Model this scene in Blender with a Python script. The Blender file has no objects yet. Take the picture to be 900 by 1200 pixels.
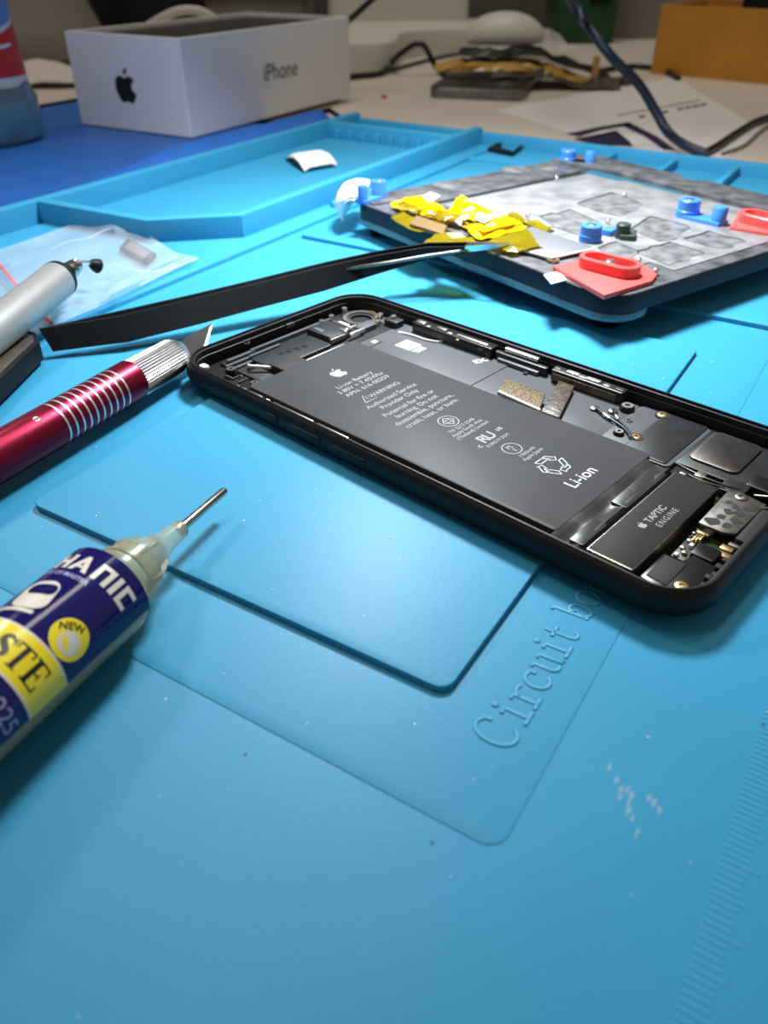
import bpy, bmesh, math, random
from mathutils import Vector, Matrix

# ------------------------------------------------------------------ camera, world, lamps, exposure
S = 0.001                                   # everything below is written in millimetres
F_PX, PITCH, CAM_H = 948.0, math.radians(35.32), 90.8
scn = bpy.context.scene
col = scn.collection
cd = bpy.data.cameras.new('camera')
cam = bpy.data.objects.new('camera', cd)
col.objects.link(cam)
cam.location = (0, 0, CAM_H * S)
cam.rotation_euler = (math.pi / 2 - PITCH, 0, 0)
cd.sensor_fit = 'HORIZONTAL'
cd.sensor_width = 36.0
cd.lens = F_PX / 900 * 36.0
cd.clip_start = 0.002
cd.clip_end = 20
cd.dof.use_dof = True
cd.dof.focus_distance = 0.172
cd.dof.aperture_fstop = 28.0
scn.camera = cam
w = bpy.data.worlds.new('world')
scn.world = w
w.use_nodes = True
w.node_tree.nodes['Background'].inputs[0].default_value = (1.0, 0.93, 0.84, 1)
w.node_tree.nodes['Background'].inputs[1].default_value = 0.20

def area(name, loc, target, sx, sy, power, color):
    l = bpy.data.lights.new(name, 'AREA')
    l.shape = 'RECTANGLE'
    l.size = sx * S
    l.size_y = sy * S
    l.energy = power
    l.color = color
    o = bpy.data.objects.new(name, l)
    col.objects.link(o)
    o.location = Vector(loc) * S
    o.rotation_euler = (Vector(target) - Vector(loc)).to_track_quat('-Z', 'Y').to_euler()
    return o
area('desk_lamp_light', (35, 298, 205), (35, 265, 0), 46, 46, 0.98, (0.92, 0.97, 1.0)).data.spread = math.radians(128)
area('second_desk_lamp_light', (-190, 310, 230), (-10, 200, 0), 30, 30, 0.30, (0.93, 0.97, 1.0))
area('ceiling_tube_light', (-60, 700, 1400), (0, 640, 0), 1200, 200, 7.2, (1.0, 0.92, 0.82))
scn.view_settings.view_transform = 'Standard'
scn.view_settings.look = 'None'
scn.view_settings.gamma = 1
scn.view_settings.use_curve_mapping = False
scn.view_settings.exposure = 0.0

# ------------------------------------------------------------------ photo pixel -> point on a known height
CP, SP = math.cos(PITCH), math.sin(PITCH)
def un(x, y, z=0.0):
    fx, fy = x - 450, 600 - y
    d = Vector((fx, F_PX * CP + fy * SP, -F_PX * SP + fy * CP))
    t = (z - CAM_H) / d.z
    return Vector((d.x * t, d.y * t, z))

class Frame:
    """a local frame: origin (mm) and a turn about z; turns world points into local ones"""
    def __init__(s, o, deg):
        s.o = Vector(o); s.a = math.radians(deg)
        s.inv = (Matrix.Translation(s.o) @ Matrix.Rotation(s.a, 4, 'Z')).inverted()
    def loc(s, p): return s.inv @ Vector(p)
    def px(s, x, y, z=0.0): return s.loc(un(x, y, z))

# ------------------------------------------------------------------ materials
MATS = {}
def mat(name, color, rough=0.5, metal=0.0, var=0.0, scale=300.0, bump=0.0, bscale=600.0, trans=0.0, ior=1.45, coat=0.0, alpha=1.0, spec=0.5):
    m = bpy.data.materials.new(name)
    m.use_nodes = True
    nt = m.node_tree
    b = nt.nodes['Principled BSDF']
    b.inputs['Base Color'].default_value = (*color, 1)
    b.inputs['Roughness'].default_value = rough
    b.inputs['Metallic'].default_value = metal
    b.inputs['IOR'].default_value = ior
    b.inputs['Transmission Weight'].default_value = trans
    b.inputs['Coat Weight'].default_value = coat
    b.inputs['Coat Roughness'].default_value = 0.15
    b.inputs['Alpha'].default_value = alpha
    b.inputs['Specular IOR Level'].default_value = spec
    tc = nt.nodes.new('ShaderNodeTexCoord')
    if var > 0:
        n = nt.nodes.new('ShaderNodeTexNoise'); n.inputs['Scale'].default_value = scale; n.inputs['Detail'].default_value = 5
        nt.links.new(tc.outputs['Object'], n.inputs['Vector'])
        r = nt.nodes.new('ShaderNodeValToRGB')
        r.color_ramp.elements[0].position = 0.3; r.color_ramp.elements[1].position = 0.7
        r.color_ramp.elements[0].color = (*[c * (1 - var) for c in color], 1)
        r.color_ramp.elements[1].color = (*[min(1, c * (1 + var)) for c in color], 1)
        nt.links.new(n.outputs['Fac'], r.inputs['Fac'])
        nt.links.new(r.outputs['Color'], b.inputs['Base Color'])
    if bump > 0:
        n = nt.nodes.new('ShaderNodeTexNoise'); n.inputs['Scale'].default_value = bscale; n.inputs['Detail'].default_value = 4
        nt.links.new(tc.outputs['Object'], n.inputs['Vector'])
        bp = nt.nodes.new('ShaderNodeBump'); bp.inputs['Strength'].default_value = bump; bp.inputs['Distance'].default_value = 0.0003
        nt.links.new(n.outputs['Fac'], bp.inputs['Height'])
        nt.links.new(bp.outputs['Normal'], b.inputs['Normal'])
    MATS[name] = m
    return m

def mat_silicone():
    """blue silicone with faint cloudiness, pale dust specks and a few dark crumbs"""
    m = mat('blue_silicone', (0.035, 0.31, 0.60), rough=0.5, bump=0.1, bscale=1500, spec=0.4)
    nt = m.node_tree; b = nt.nodes['Principled BSDF']
    tc = [n for n in nt.nodes if n.type == 'TEX_COORD'][0]
    cl = nt.nodes.new('ShaderNodeTexNoise'); cl.inputs['Scale'].default_value = 25; cl.inputs['Detail'].default_value = 3
    nt.links.new(tc.outputs['Object'], cl.inputs['Vector'])
    base = nt.nodes.new('ShaderNodeMix'); base.data_type = 'RGBA'
    base.inputs['A'].default_value = (0.030, 0.265, 0.46, 1); base.inputs['B'].default_value = (0.038, 0.31, 0.53, 1)
    nt.links.new(cl.outputs['Fac'], base.inputs['Factor'])
    last = base.outputs['Result']
    for sc, rad, gate, c in ((170, 0.030, 0.50, (0.6, 0.72, 0.8, 1)), (420, 0.05, 0.85, (0.5, 0.65, 0.75, 1)), (130, 0.034, 0.62, (0.01, 0.02, 0.03, 1))):
        v = nt.nodes.new('ShaderNodeTexVoronoi'); v.inputs['Scale'].default_value = sc
        mp = nt.nodes.new('ShaderNodeMapping'); mp.inputs['Location'].default_value = (sc, 0.3, 0.7)
        nt.links.new(tc.outputs['Object'], mp.inputs['Vector']); nt.links.new(mp.outputs['Vector'], v.inputs['Vector'])
        lt = nt.nodes.new('ShaderNodeMath'); lt.operation = 'LESS_THAN'; lt.inputs[1].default_value = rad
        nt.links.new(v.outputs['Distance'], lt.inputs[0])
        sp = nt.nodes.new('ShaderNodeSeparateColor'); nt.links.new(v.outputs['Color'], sp.inputs['Color'])
        gt = nt.nodes.new('ShaderNodeMath'); gt.operation = 'GREATER_THAN'; gt.inputs[1].default_value = gate
        nt.links.new(sp.outputs['Red'], gt.inputs[0])
        mu = nt.nodes.new('ShaderNodeMath'); mu.operation = 'MULTIPLY'
        nt.links.new(lt.outputs[0], mu.inputs[0]); nt.links.new(gt.outputs[0], mu.inputs[1])
        mx = nt.nodes.new('ShaderNodeMix'); mx.data_type = 'RGBA'; mx.inputs['B'].default_value = c
        nt.links.new(mu.outputs[0], mx.inputs['Factor']); nt.links.new(last, mx.inputs['A'])
        last = mx.outputs['Result']
    nt.links.new(last, b.inputs['Base Color'])
mat_silicone()
mat('scuff', (0.45, 0.60, 0.68), 0.7, alpha=0.35)
mat('desk', (0.62, 0.56, 0.48), 0.5, var=0.05, scale=8)
mat('wall', (0.10, 0.085, 0.075), 0.8, var=0.15, scale=4)
mat('black_anodised', (0.008, 0.008, 0.0095), 0.42, 0.0, bump=0.1, bscale=3000, spec=0.3)
mat('cavity_black', (0.016, 0.017, 0.019), 0.42, var=0.3, scale=150)
mat('battery_wrap', (0.052, 0.053, 0.057), 0.5, spec=0.22, var=0.08, scale=60, bump=0.05, bscale=400)
mat('plate_grey', (0.085, 0.09, 0.10), 0.4, var=0.1, scale=80)
mat('black_plastic', (0.01, 0.01, 0.011), 0.32)
mat('black_matte', (0.012, 0.012, 0.013), 0.7, bump=0.3, bscale=1200)
mat('black_film', (0.032, 0.032, 0.031), 0.36, bump=0.5, bscale=250)
mat('taptic_black', (0.022, 0.021, 0.020), 0.6, 0.0, spec=0.2)
mat('ink_white', (0.62, 0.63, 0.64), 0.6)
mat('ink_grey', (0.30, 0.30, 0.31), 0.6)
mat('steel', (0.75, 0.74, 0.72), 0.28, 1.0)
mat('dull_steel', (0.24, 0.225, 0.20), 0.38, 1.0, var=0.25, scale=500)
mat('dark_steel', (0.13, 0.12, 0.115), 0.33, 0.85, var=0.35, scale=120, bump=0.2, bscale=300)
mat('gold', (0.55, 0.40, 0.20), 0.36, 1.0)
mat('copper_mesh', (0.12, 0.09, 0.052), 0.5, 0.5, var=0.8, scale=2600, bump=0.8, bscale=2600)
mat('brown_flex', (0.075, 0.06, 0.045), 0.35, var=0.5, scale=500, bump=0.6, bscale=700)
mat('pcb_green', (0.03, 0.045, 0.015), 0.4, var=0.5, scale=900)
mat('white_plastic', (0.78, 0.78, 0.76), 0.45)
mat('amber', (0.55, 0.25, 0.05), 0.3)
# tools
mat('red_anodised', (0.22, 0.006, 0.03), 0.3, 0.75, var=0.12, scale=60, bump=0.05, bscale=2000)
mat('groove_silver', (0.75, 0.70, 0.70), 0.3, 0.8)
mat('aluminium', (0.72, 0.72, 0.72), 0.33, 1.0)
mat('satin_silver', (0.36, 0.36, 0.355), 0.45, 0.5, bump=0.05, bscale=3000)
mat('blade_steel', (0.04, 0.037, 0.035), 0.7, 0.0, spec=0.1, var=0.2, scale=200)
mat('tool_black', (0.006, 0.007, 0.009), 0.5, spec=0.2)
mat('bronze_glass', (0.16, 0.135, 0.11), 0.18, 0.6, var=0.5, scale=90)
# syringe
mat('label_navy', (0.010, 0.008, 0.095), 0.1, spec=0.5)
mat('label_yellow', (0.85, 0.68, 0.02), 0.3, coat=0.5)
mat('label_cream', (0.66, 0.62, 0.54), 0.4)
mat('label_black', (0.01, 0.01, 0.012), 0.4)
mat('label_lilac', (0.33, 0.33, 0.55), 0.4)
mat('clear_pp', (0.88, 0.84, 0.64), 0.25, trans=0.8, ior=1.3)
mat('needle', (0.5, 0.46, 0.40), 0.22, 1.0)
# fixture
mat('slate', (0.082, 0.085, 0.093), 0.42, var=0.55, scale=160, bump=0.25, bscale=700)
mat('fixture_black', (0.010, 0.013, 0.02), 0.4, spec=0.3)
mat('inlay', (0.20, 0.204, 0.212), 0.42, var=0.3, scale=140, bump=0.1, bscale=600)
mat('pocket', (0.125, 0.128, 0.134), 0.45, var=0.5, scale=240)
mat('groove_black', (0.008, 0.008, 0.01), 0.6)
mat('acrylic', (0.35, 0.72, 0.85), 0.12, trans=0.75)
mat('knob_blue', (0.05, 0.22, 0.72), 0.32)
mat('clamp_red', (0.72, 0.09, 0.085), 0.38)
mat('teal', (0.02, 0.12, 0.18), 0.35)
mat('dark_green', (0.035, 0.06, 0.05), 0.4)
mat('white_putty', (0.75, 0.82, 0.90), 0.55)
mat('shield_grey', (0.30, 0.31, 0.34), 0.35, 0.6)
mat('kapton', (0.80, 0.52, 0.002), 0.14, trans=0.35, ior=1.4, coat=0.5)
mat('kapton_thin', (0.42, 0.33, 0.01), 0.12, trans=0.65, ior=1.3, coat=0.5)
mat('tan_grey', (0.15, 0.13, 0.13), 0.5)
mat('bracket_steel', (0.13, 0.122, 0.11), 0.42, 0.8, var=0.3, scale=600)
mat('amber_tape', (0.50, 0.29, 0.06), 0.25, coat=0.5)
mat('tan', (0.16, 0.10, 0.04), 0.5)
# background
mat('box_white', (0.84, 0.84, 0.85), 0.42)
mat('box_insert', (0.035, 0.035, 0.036), 0.35, var=0.3, scale=30)
mat('nylon_blue', (0.015, 0.12, 0.46), 0.45, var=0.12, scale=40, bump=0.6, bscale=900)
mat('bottle_clear', (0.50, 0.75, 0.92), 0.08, trans=0.85, ior=1.33)
mat('bottle_water', (0.05, 0.35, 0.55), 0.1, trans=0.6, ior=1.33)
mat('label_white', (0.62, 0.68, 0.78), 0.4)
mat('label_blue', (0.10, 0.25, 0.62), 0.4)
mat('label_red', (0.50, 0.02, 0.03), 0.4)
mat('label_green', (0.10, 0.35, 0.06), 0.4)
mat('paper', (0.72, 0.68, 0.66), 0.7)
mat('ink_navy', (0.012, 0.013, 0.05), 0.6)
mat('ink_black', (0.06, 0.05, 0.05), 0.6)
mat('manila', (0.60, 0.26, 0.025), 0.55, var=0.1, scale=30)
mat('manila_inner', (0.50, 0.33, 0.20), 0.6)
mat('green_card', (0.006, 0.055, 0.018), 0.5, var=0.2, scale=40)
mat('beige_plastic', (0.60, 0.58, 0.50), 0.45)
mat('grey_plastic', (0.20, 0.18, 0.15), 0.5, var=0.1, scale=10)
mat('dark_grey', (0.05, 0.045, 0.04), 0.5)
mat('navy_rubber', (0.005, 0.016, 0.04), 0.42)
mat('cable_black', (0.01, 0.012, 0.012), 0.4)
mat('cable_white', (0.66, 0.62, 0.56), 0.5)
mat('cloth_white', (0.62, 0.56, 0.50), 0.7)
mat('poly_bag', (0.70, 0.76, 0.82), 0.1, alpha=0.2, bump=0.4, bscale=120)
mat('poly_bag_rim', (0.85, 0.9, 0.95), 0.15, alpha=0.45)
mat('zip_red', (0.70, 0.03, 0.04), 0.4)
mat('clear_film', (0.75, 0.75, 0.72), 0.25, alpha=0.4)
mat('red_crumb', (0.5, 0.03, 0.05), 0.6)

# ------------------------------------------------------------------ mesh building
def cat_rom(pts, n=6, closed=True):
    out = []; N = len(pts)
    for i in range(N if closed else N - 1):
        g = lambda k: Vector(pts[k % N]) if closed else Vector(pts[max(0, min(N - 1, k))])
        a, b, c, d = g(i - 1), g(i), g(i + 1), g(i + 2)
        for k in range(n):
            t = k / n
            out.append(0.5 * (2 * b + (c - a) * t + (2 * a - 5 * b + 4 * c - d) * t * t + (3 * b - a - 3 * c + d) * t ** 3))
    if not closed: out.append(Vector(pts[-1]))
    return out

def rrect(w, h, r, seg=6):
    r = max(0.001, min(r, w / 2 - 0.001, h / 2 - 0.001)); out = []
    for cx, cy, a0 in ((w/2-r, h/2-r, 0), (-w/2+r, h/2-r, 90), (-w/2+r, -h/2+r, 180), (w/2-r, -h/2+r, 270)):
        for k in range(seg + 1):
            a = math.radians(a0 + 90 * k / seg); out.append((cx + r * math.cos(a), cy + r * math.sin(a)))
    return out
def circ(cx, cy, r, n=20): return [(cx + r * math.cos(2*math.pi*k/n), cy + r * math.sin(2*math.pi*k/n)) for k in range(n)]
def rotpts(pts, deg, cx=0, cy=0):
    c, s = math.cos(math.radians(deg)), math.sin(math.radians(deg))
    return [(cx + x*c - y*s, cy + x*s + y*c) for x, y in pts]

class MB:
    def __init__(s): s.bm = bmesh.new()
    def loft(s, loops, cap0=True, cap1=True, close=True):
        rings = [[s.bm.verts.new(p) for p in L] for L in loops]
        n = len(rings[0])
        for a, b in zip(rings, rings[1:]):
            for i in range(n if close else n - 1):
                j = (i + 1) % n
                try: s.bm.faces.new((a[i], a[j], b[j], b[i]))
                except ValueError: pass
        if cap0: s.bm.faces.new(list(reversed(rings[0])))
        if cap1: s.bm.faces.new(rings[-1])
        return s
    def prism(s, pts, z0, z1, bev=0.0):
        P = [(p[0], p[1]) for p in pts]
        A = sum(P[i][0]*P[(i+1) % len(P)][1] - P[(i+1) % len(P)][0]*P[i][1] for i in range(len(P)))
        if A < 0: P.reverse()
        loops = [[(x, y, z0) for x, y in P]]
        if bev > 0:
            n = len(P); ins = []
            for i in range(n):
                a, b, c = Vector(P[i-1]), Vector(P[i]), Vector(P[(i+1) % n])
                e1 = (b - a).normalized(); e2 = (c - b).normalized()
                nn = Vector((-e1.y - e2.y, e1.x + e2.x))
                nn = nn.normalized() if nn.length > 1e-6 else Vector((-e1.y, e1.x))
                k = bev / max(0.35, nn.dot(Vector((-e1.y, e1.x))))
                ins.append((b.x + nn.x*k, b.y + nn.y*k))
            mid = [((P[i][0]*0.71 + ins[i][0]*0.29), (P[i][1]*0.71 + ins[i][1]*0.29)) for i in range(n)]
            loops += [[(x, y, z1 - bev) for x, y in P], [(x, y, z1 - bev*0.29) for x, y in mid], [(x, y, z1) for x, y in ins]]
        else: loops.append([(x, y, z1) for x, y in P])
        return s.loft(loops)
    def box(s, x0, x1, y0, y1, z0, z1, bev=0.0):
        return s.prism([(x0, y0), (x1, y0), (x1, y1), (x0, y1)], z0, z1, bev)
    def rbox(s, cx, cy, w, h, r, z0, z1, bev=0.0, deg=0, seg=5):
        return s.prism(rotpts(rrect(w, h, r, seg), deg, cx, cy), z0, z1, bev)
    def ring(s, cx, cy, r0, r1, z0, z1, n=24):
        L = [[(cx+r*math.cos(2*math.pi*k/n), cy+r*math.sin(2*math.pi*k/n), z) for k in range(n)] for r, z in ((r0, z0), (r1, z0), (r1, z1), (r0, z1), (r0, z0))]
        return s.loft(L, False, False)
    def lathe(s, prof, o=(0, 0, 0), d=(0, 0, 1), n=32, cap0=True, cap1=True):
        d = Vector(d).normalized(); o = Vector(o)
        a = d.cross(Vector((0, 0, 1)))
        a = a.normalized() if a.length > 1e-4 else Vector((1, 0, 0))
        b = d.cross(a)
        return s.loft([[o + d*t + (a*math.cos(2*math.pi*k/n) + b*math.sin(2*math.pi*k/n))*max(r, 1e-3) for k in range(n)] for t, r in prof], cap0, cap1)
    def tube(s, pts, r, n=8, rr=None, flat=1.0):
        pts = [Vector(p) for p in pts]; loops = []; prev = None
        for i, p in enumerate(pts):
            t = (pts[min(i+1, len(pts)-1)] - pts[max(i-1, 0)]).normalized()
            if prev is None:
                u = t.cross(Vector((0, 0, 1)))
                u = u.normalized() if u.length > 1e-3 else Vector((1, 0, 0))
            else:
                u = prev - t * prev.dot(t); u.normalize()
            prev = u; v = t.cross(u); q = rr[i] if rr else r
            loops.append([p + u*q*math.cos(2*math.pi*k/n) + v*q*flat*math.sin(2*math.pi*k/n) for k in range(n)])
        return s.loft(loops)
    def sheet(s, grid, th=0.1):
        """a thin sheet through a grid of points, with thickness"""
        R, Cn = len(grid), len(grid[0])
        top = [[s.bm.verts.new(p) for p in row] for row in grid]
        bot = [[s.bm.verts.new(Vector(p) - Vector((0, 0, th))) for p in row] for row in grid]
        for i in range(R-1):
            for j in range(Cn-1):
                s.bm.faces.new((top[i][j], top[i][j+1], top[i+1][j+1], top[i+1][j]))
                s.bm.faces.new((bot[i][j], bot[i+1][j], bot[i+1][j+1], bot[i][j+1]))
        for i in range(R-1):
            for j in (0, Cn-1): s.bm.faces.new((top[i][j], top[i+1][j], bot[i+1][j], bot[i][j]))
        for j in range(Cn-1):
            for i in (0, R-1): s.bm.faces.new((top[i][j], bot[i][j], bot[i][j+1], top[i][j+1]))
        return s
    def poly(s, pts): s.bm.faces.new([s.bm.verts.new(p) for p in pts]); return s
    def mesh_in(s, vf, f):
        vs = [s.bm.verts.new(f(v)) for v in vf[0]]
        for q in vf[1]:
            try: s.bm.faces.new([vs[i] for i in q])
            except ValueError: pass
        return s
    def build(s, name, m, parent=None, smooth=0):
        bmesh.ops.recalc_face_normals(s.bm, faces=s.bm.faces)
        for v in s.bm.verts: v.co *= S
        me = bpy.data.meshes.new(name)
        s.bm.to_mesh(me); s.bm.free()
        if m: me.materials.append(MATS[m])
        if smooth:
            me.polygons.foreach_set('use_smooth', [True] * len(me.polygons))
            me.set_sharp_from_angle(angle=math.radians(smooth))
        o = bpy.data.objects.new(name, me)
        col.objects.link(o)
        if parent: o.parent = parent
        return o

def tag(o, label, cat, group=None, kind=None):
    if kind: o['kind'] = kind
    if label: o['label'] = label
    if cat: o['category'] = cat
    if group: o['group'] = group
    return o
def thing(name, label, cat, loc=(0, 0, 0), deg=0, group=None):
    o = bpy.data.objects.new(name, None)
    col.objects.link(o)
    o.empty_display_size = 0.01
    o.location = Vector(loc) * S
    o.rotation_euler = (0, 0, math.radians(deg))
    return tag(o, label, cat, group)
def plab(o, label): o['label'] = label; return o

def text_vf(s, size, bold=0.0, align='CENTER', spacing=1.0):
    c = bpy.data.curves.new('t', 'FONT')
    c.body = s; c.size = size; c.align_x = align; c.align_y = 'CENTER'; c.offset = bold; c.resolution_u = 3; c.space_character = spacing
    o = bpy.data.objects.new('t', c)
    me = bpy.data.meshes.new_from_object(o)
    vf = ([v.co.copy() for v in me.vertices], [tuple(p.vertices) for p in me.polygons])
    bpy.data.objects.remove(o); bpy.data.curves.remove(c); bpy.data.meshes.remove(me)
    return vf
def put_text(mb, s, size, x, y, z, deg=0, bold=0.0, align='CENTER', spacing=1.0):
    c, q = math.cos(math.radians(deg)), math.sin(math.radians(deg))
    return mb.mesh_in(text_vf(s, size, bold, align, spacing), lambda v: (x + v.x*c - v.y*q, y + v.x*q + v.y*c, z))
def stroke(mb, pts, r, z, closed=False):
    P = [(p[0], p[1], z) for p in pts]
    if closed: P.append(P[0])
    return mb.tube(P, r, 6, flat=0.25)

APPLE = cat_rom([(0.02, .265), (.12, .305), (.24, .325), (.36, .28), (.43, .20), (.33, .11), (.295, 0), (.335, -.12), (.455, -.20), (.40, -.33), (.31, -.455), (.22, -.50), (.12, -.475),
                 (.02, -.455), (-.08, -.475), (-.18, -.50), (-.28, -.44), (-.38, -.29), (-.44, -.10), (-.44, .08), (-.38, .22), (-.27, .31), (-.15, .32), (-.05, .285)], 4)
LEAF = cat_rom([(.0, .36), (.02, .46), (.09, .545), (.18, .58), (.17, .48), (.10, .395)], 4)

TH = -31.776
MF = Frame((0, 0, 0), TH)
def mw(a, b, z=0): return MF.inv.inverted() @ Vector((a, b, z))

# ------------------------------------------------------------------ the setting: desk, wall
DZ = -5.0
FZ = DZ - 740
DK = thing('desk', 'pale beige desk under the blue mat and everything else', 'desk', (0, 0, FZ))
MB().box(-900, 900, -250, 1250, 715, 740, 2).build('desk_top', 'desk', DK)
for sx in (-840, 840):
    for sy_d in (-190, 1190): MB().rbox(sx, sy_d, 60, 60, 4, 0, 715).build('leg', 'grey_plastic', DK)
o = MB().box(-1500, 1500, -1200, 1300, FZ - 20, FZ).build('floor', 'wall')
o['kind'] = 'structure'
o = MB().box(-1500, 1500, 1260, 1300, FZ, 1700).build('wall_back', 'wall')
o['kind'] = 'structure'

# ------------------------------------------------------------------ the blue repair mat
MT = thing('repair_mat', 'large blue silicone repair mat with raised panels and parts trays', 'mat', (0, 0, DZ), TH)
def mz(z): return z - DZ              # world height -> mat height
SIL = 'blue_silicone'
BASE_Z = -1.45
MB().rbox(-130, 205, 320, 462, 8, 0.0, mz(BASE_Z), 0.5).build('base_sheet', SIL, MT, 40)
def panel(name, a0, a1, b0, b1, z0, z1, r=2.5, bev=0.3):
    return MB().rbox((a0+a1)/2, (b0+b1)/2, a1-a0, b1-b0, r, mz(z0), mz(z1), bev).build(name, SIL, MT, 40)
panel('outline_panel', -190, -18.0, 56.1, 241, BASE_Z - .3, -1.31, 3, .12)
panel('work_panel', -128.7, -35.4, 74.9, 219.9, -1.6, 0.0, 2.5, .3)
panel('work_panel', -190, 12, 246, 392, -1.6, 0.0, 2.5, .3)
panel('tray_floor', -286, -195, 60, 430, -1.6, 0.0, 1.5, .3)
panel('tray_floor', -194, 24, 396, 431, -1.6, -0.4, 1.5, .3)

def wallpath(pts, wd, z0, z1, name='tray_wall', bev=0.7):
    L, R = [], []
    P = [Vector(p) for p in pts]
    for i, p in enumerate(P):
        d1 = (P[i] - P[i-1]).normalized() if i > 0 else (P[1] - P[0]).normalized()
        d2 = (P[i+1] - P[i]).normalized() if i < len(P)-1 else d1
        n = Vector((-d1.y - d2.y, d1.x + d2.x)).normalized()
        k = wd / 2 / max(.4, n.dot(Vector((-d1.y, d1.x))))
        L.append(p + n*k); R.append(p - n*k)
    return MB().prism([(q.x, q.y) for q in L + R[::-1]], mz(z0), mz(z1), bev).build(name, SIL, MT, 40)
WT = 8.2
wallpath([(-287.5, -20), (-287.5, 434)], 5, BASE_Z-.3, WT)
wallpath([(-288, 433.5), (26, 433.5)], 5, BASE_Z-.3, 5.4)
wallpath([(-286, 207.5), (-231, 211), (-207.5, 233), (-207.5, 432)], 5, -.3, WT)
wallpath([(-287, 404), (-206, 404)], 5, -.3, WT - .2)
for k in range(8):
    a = -280 + 8.6*k
    MB().box(a, a+3.4, 399.4, 402.2, mz(-.2), mz(4.8), .5).build('tray_rib', SIL, MT, 40)
wallpath([(-193, 394.5), (24, 394.5)], 3.2, -1.2, .9, bev=.5)
for a in (-131, -101, -72, -28):
    wallpath([(a, 396), (a, 432)], 3.4, -.6, 3.6)
wallpath([(-203, 287), (-199, 283)], 2.2, -.2, 2.0)
# embossed lettering: slab-serif strokes
def glyph_strokes(ch):
    bowl = lambda cx, cy, rx, ry, a0, a1: [(cx + rx*math.cos(math.radians(a0 + (a1-a0)*k/16)), cy + ry*math.sin(math.radians(a0 + (a1-a0)*k/16))) for k in range(17)]
    if ch == 'C': return [bowl(.42, .5, .38, .5, 48, 318), [(.70, .98), (.70, .72)]], 1.0
    if ch == 'i': return [[(.12, .62), (.32, .62), (.32, .03)], [(.08, .02), (.56, .02)], bowl(.31, .86, .045, .045, 0, 360)], .68
    if ch == 'r': return [[(.08, .62), (.26, .62), (.26, .03)], [(.06, .02), (.48, .02)], bowl(.50, .40, .24, .23, 165, 50)], .78
    if ch == 'c': return [bowl(.36, .32, .29, .31, 50, 315), [(.56, .62), (.56, .44)]], .78
    if ch == 'u': return [[(.04, .62), (.17, .62), (.17, .2)] + bowl(.36, .21, .19, .2, 180, 300), [(.42, .62), (.58, .62), (.58, .02), (.70, .02)]], .82
    if ch == 't': return [[(.08, .60), (.52, .60)], [(.28, .86), (.28, .2)] + bowl(.43, .2, .15, .18, 180, 340)], .70
    if ch == 'b': return [[(.04, .98), (.17, .98), (.17, .03)], bowl(.40, .32, .25, .30, 150, -150)], .80
    if ch == 'o': return [bowl(.36, .32, .30, .31, 0, 360)], .80
    if ch == 'a': return [bowl(.34, .25, .24, .22, 60, 330), [(.14, .58), (.40, .63), (.54, .5), (.54, .05), (.66, .02)]], .78
    if ch == 'd': return [[(.46, .98), (.60, .98), (.60, .02), (.70, .02)], bowl(.36, .32, .25, .30, 30, 330)], .82
    return [], .55
em = MB(); pos = 0.0
for ch in 'Circuit board':
    st, adv = glyph_strokes(ch)
    for s_ in st:
        P = [(-23.2 - y*6.4, 70.6 + pos + x*5.6, mz(-1.22)) for x, y in s_]
        em.tube(P, .34, 6, flat=.42)
    pos += adv * 5.1
em.build('embossed_lettering', SIL, MT, 60)
tk = MB()
for k in range(-25, 130):
    ln = 4.6 if k % 10 == 0 else (4.0 if k % 5 == 0 else 3.2)
    tk.box(5.4, 5.4 + ln, k - .2 + 20, k + .2 + 20, mz(BASE_Z) - .1, mz(BASE_Z) + .07, .03)
o = tk.build('ruler_marks', SIL, MT); o['kind'] = 'stuff'
random.seed(4)
sc = MB()
for x0, y0, x1, y1, n in ((716, 903, 748, 972, 8), (764, 937, 770, 952, 3), (742, 936, 736, 925, 2)):
    for k in range(n):
        t = k / max(1, n-1)
        p = MF.px(x0 + (x1-x0)*t + random.uniform(-3, 3), y0 + (y1-y0)*t + random.uniform(-4, 4), BASE_Z)
        sc.prism([(p.x + random.uniform(.25, .75)*math.cos(a*.9)*.6, p.y + random.uniform(.4, 1.0)*math.sin(a*.9)) for a in range(7)], mz(BASE_Z) - .02, mz(BASE_Z) + .03)
sc.build('scuff_mark', 'scuff', MT)

# ------------------------------------------------------------------ the opened phone
PD = -42.486
PO = (-53.63, 185.88, 0.0)
PF = Frame(PO, PD)
PH = thing('smartphone', 'opened black smartphone without its screen, battery and inner parts showing', 'phone', PO, PD)
L_, W_, RZ = 138.3, 67.1, 6.2
def ring_at(d, z, r=10.5):
    return [(L_/2 + x, W_/2 + y, z) for x, y in rrect(L_ - 2*d, W_ - 2*d, max(r - d, 1.2), 14)]
FLOOR = 1.3
prof = [(3.2, 0.0), (1.7, .25), (.75, .9), (.2, 1.9), (0, 3.0), (.12, 4.2), (.5, 5.2), (.95, 5.8), (1.25, 6.0), (1.35, RZ), (1.75, RZ), (1.85, 5.7), (2.35, 5.6), (2.45, 4.2), (2.6, 4.1), (2.65, FLOOR)]
MB().loft([ring_at(d, z) for d, z in prof]).build('housing', 'black_anodised', PH, 38)
def pb(name, u0, u1, v0, v1, z0, z1, m, bev=.12, r=0, parent=PH):
    mb = MB()
    if r: mb.rbox((u0+u1)/2, (v0+v1)/2, u1-u0, v1-v0, r, z0, z1, bev)
    else: mb.box(u0, u1, v0, v1, z0, z1, min(bev, (z1-z0)*.45))
    return mb.build(name, m, parent, 40)
pb('floor_plate', 6, 113, 41, 64, FLOOR-.2, 1.75, 'plate_grey', .1, 1)
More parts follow.
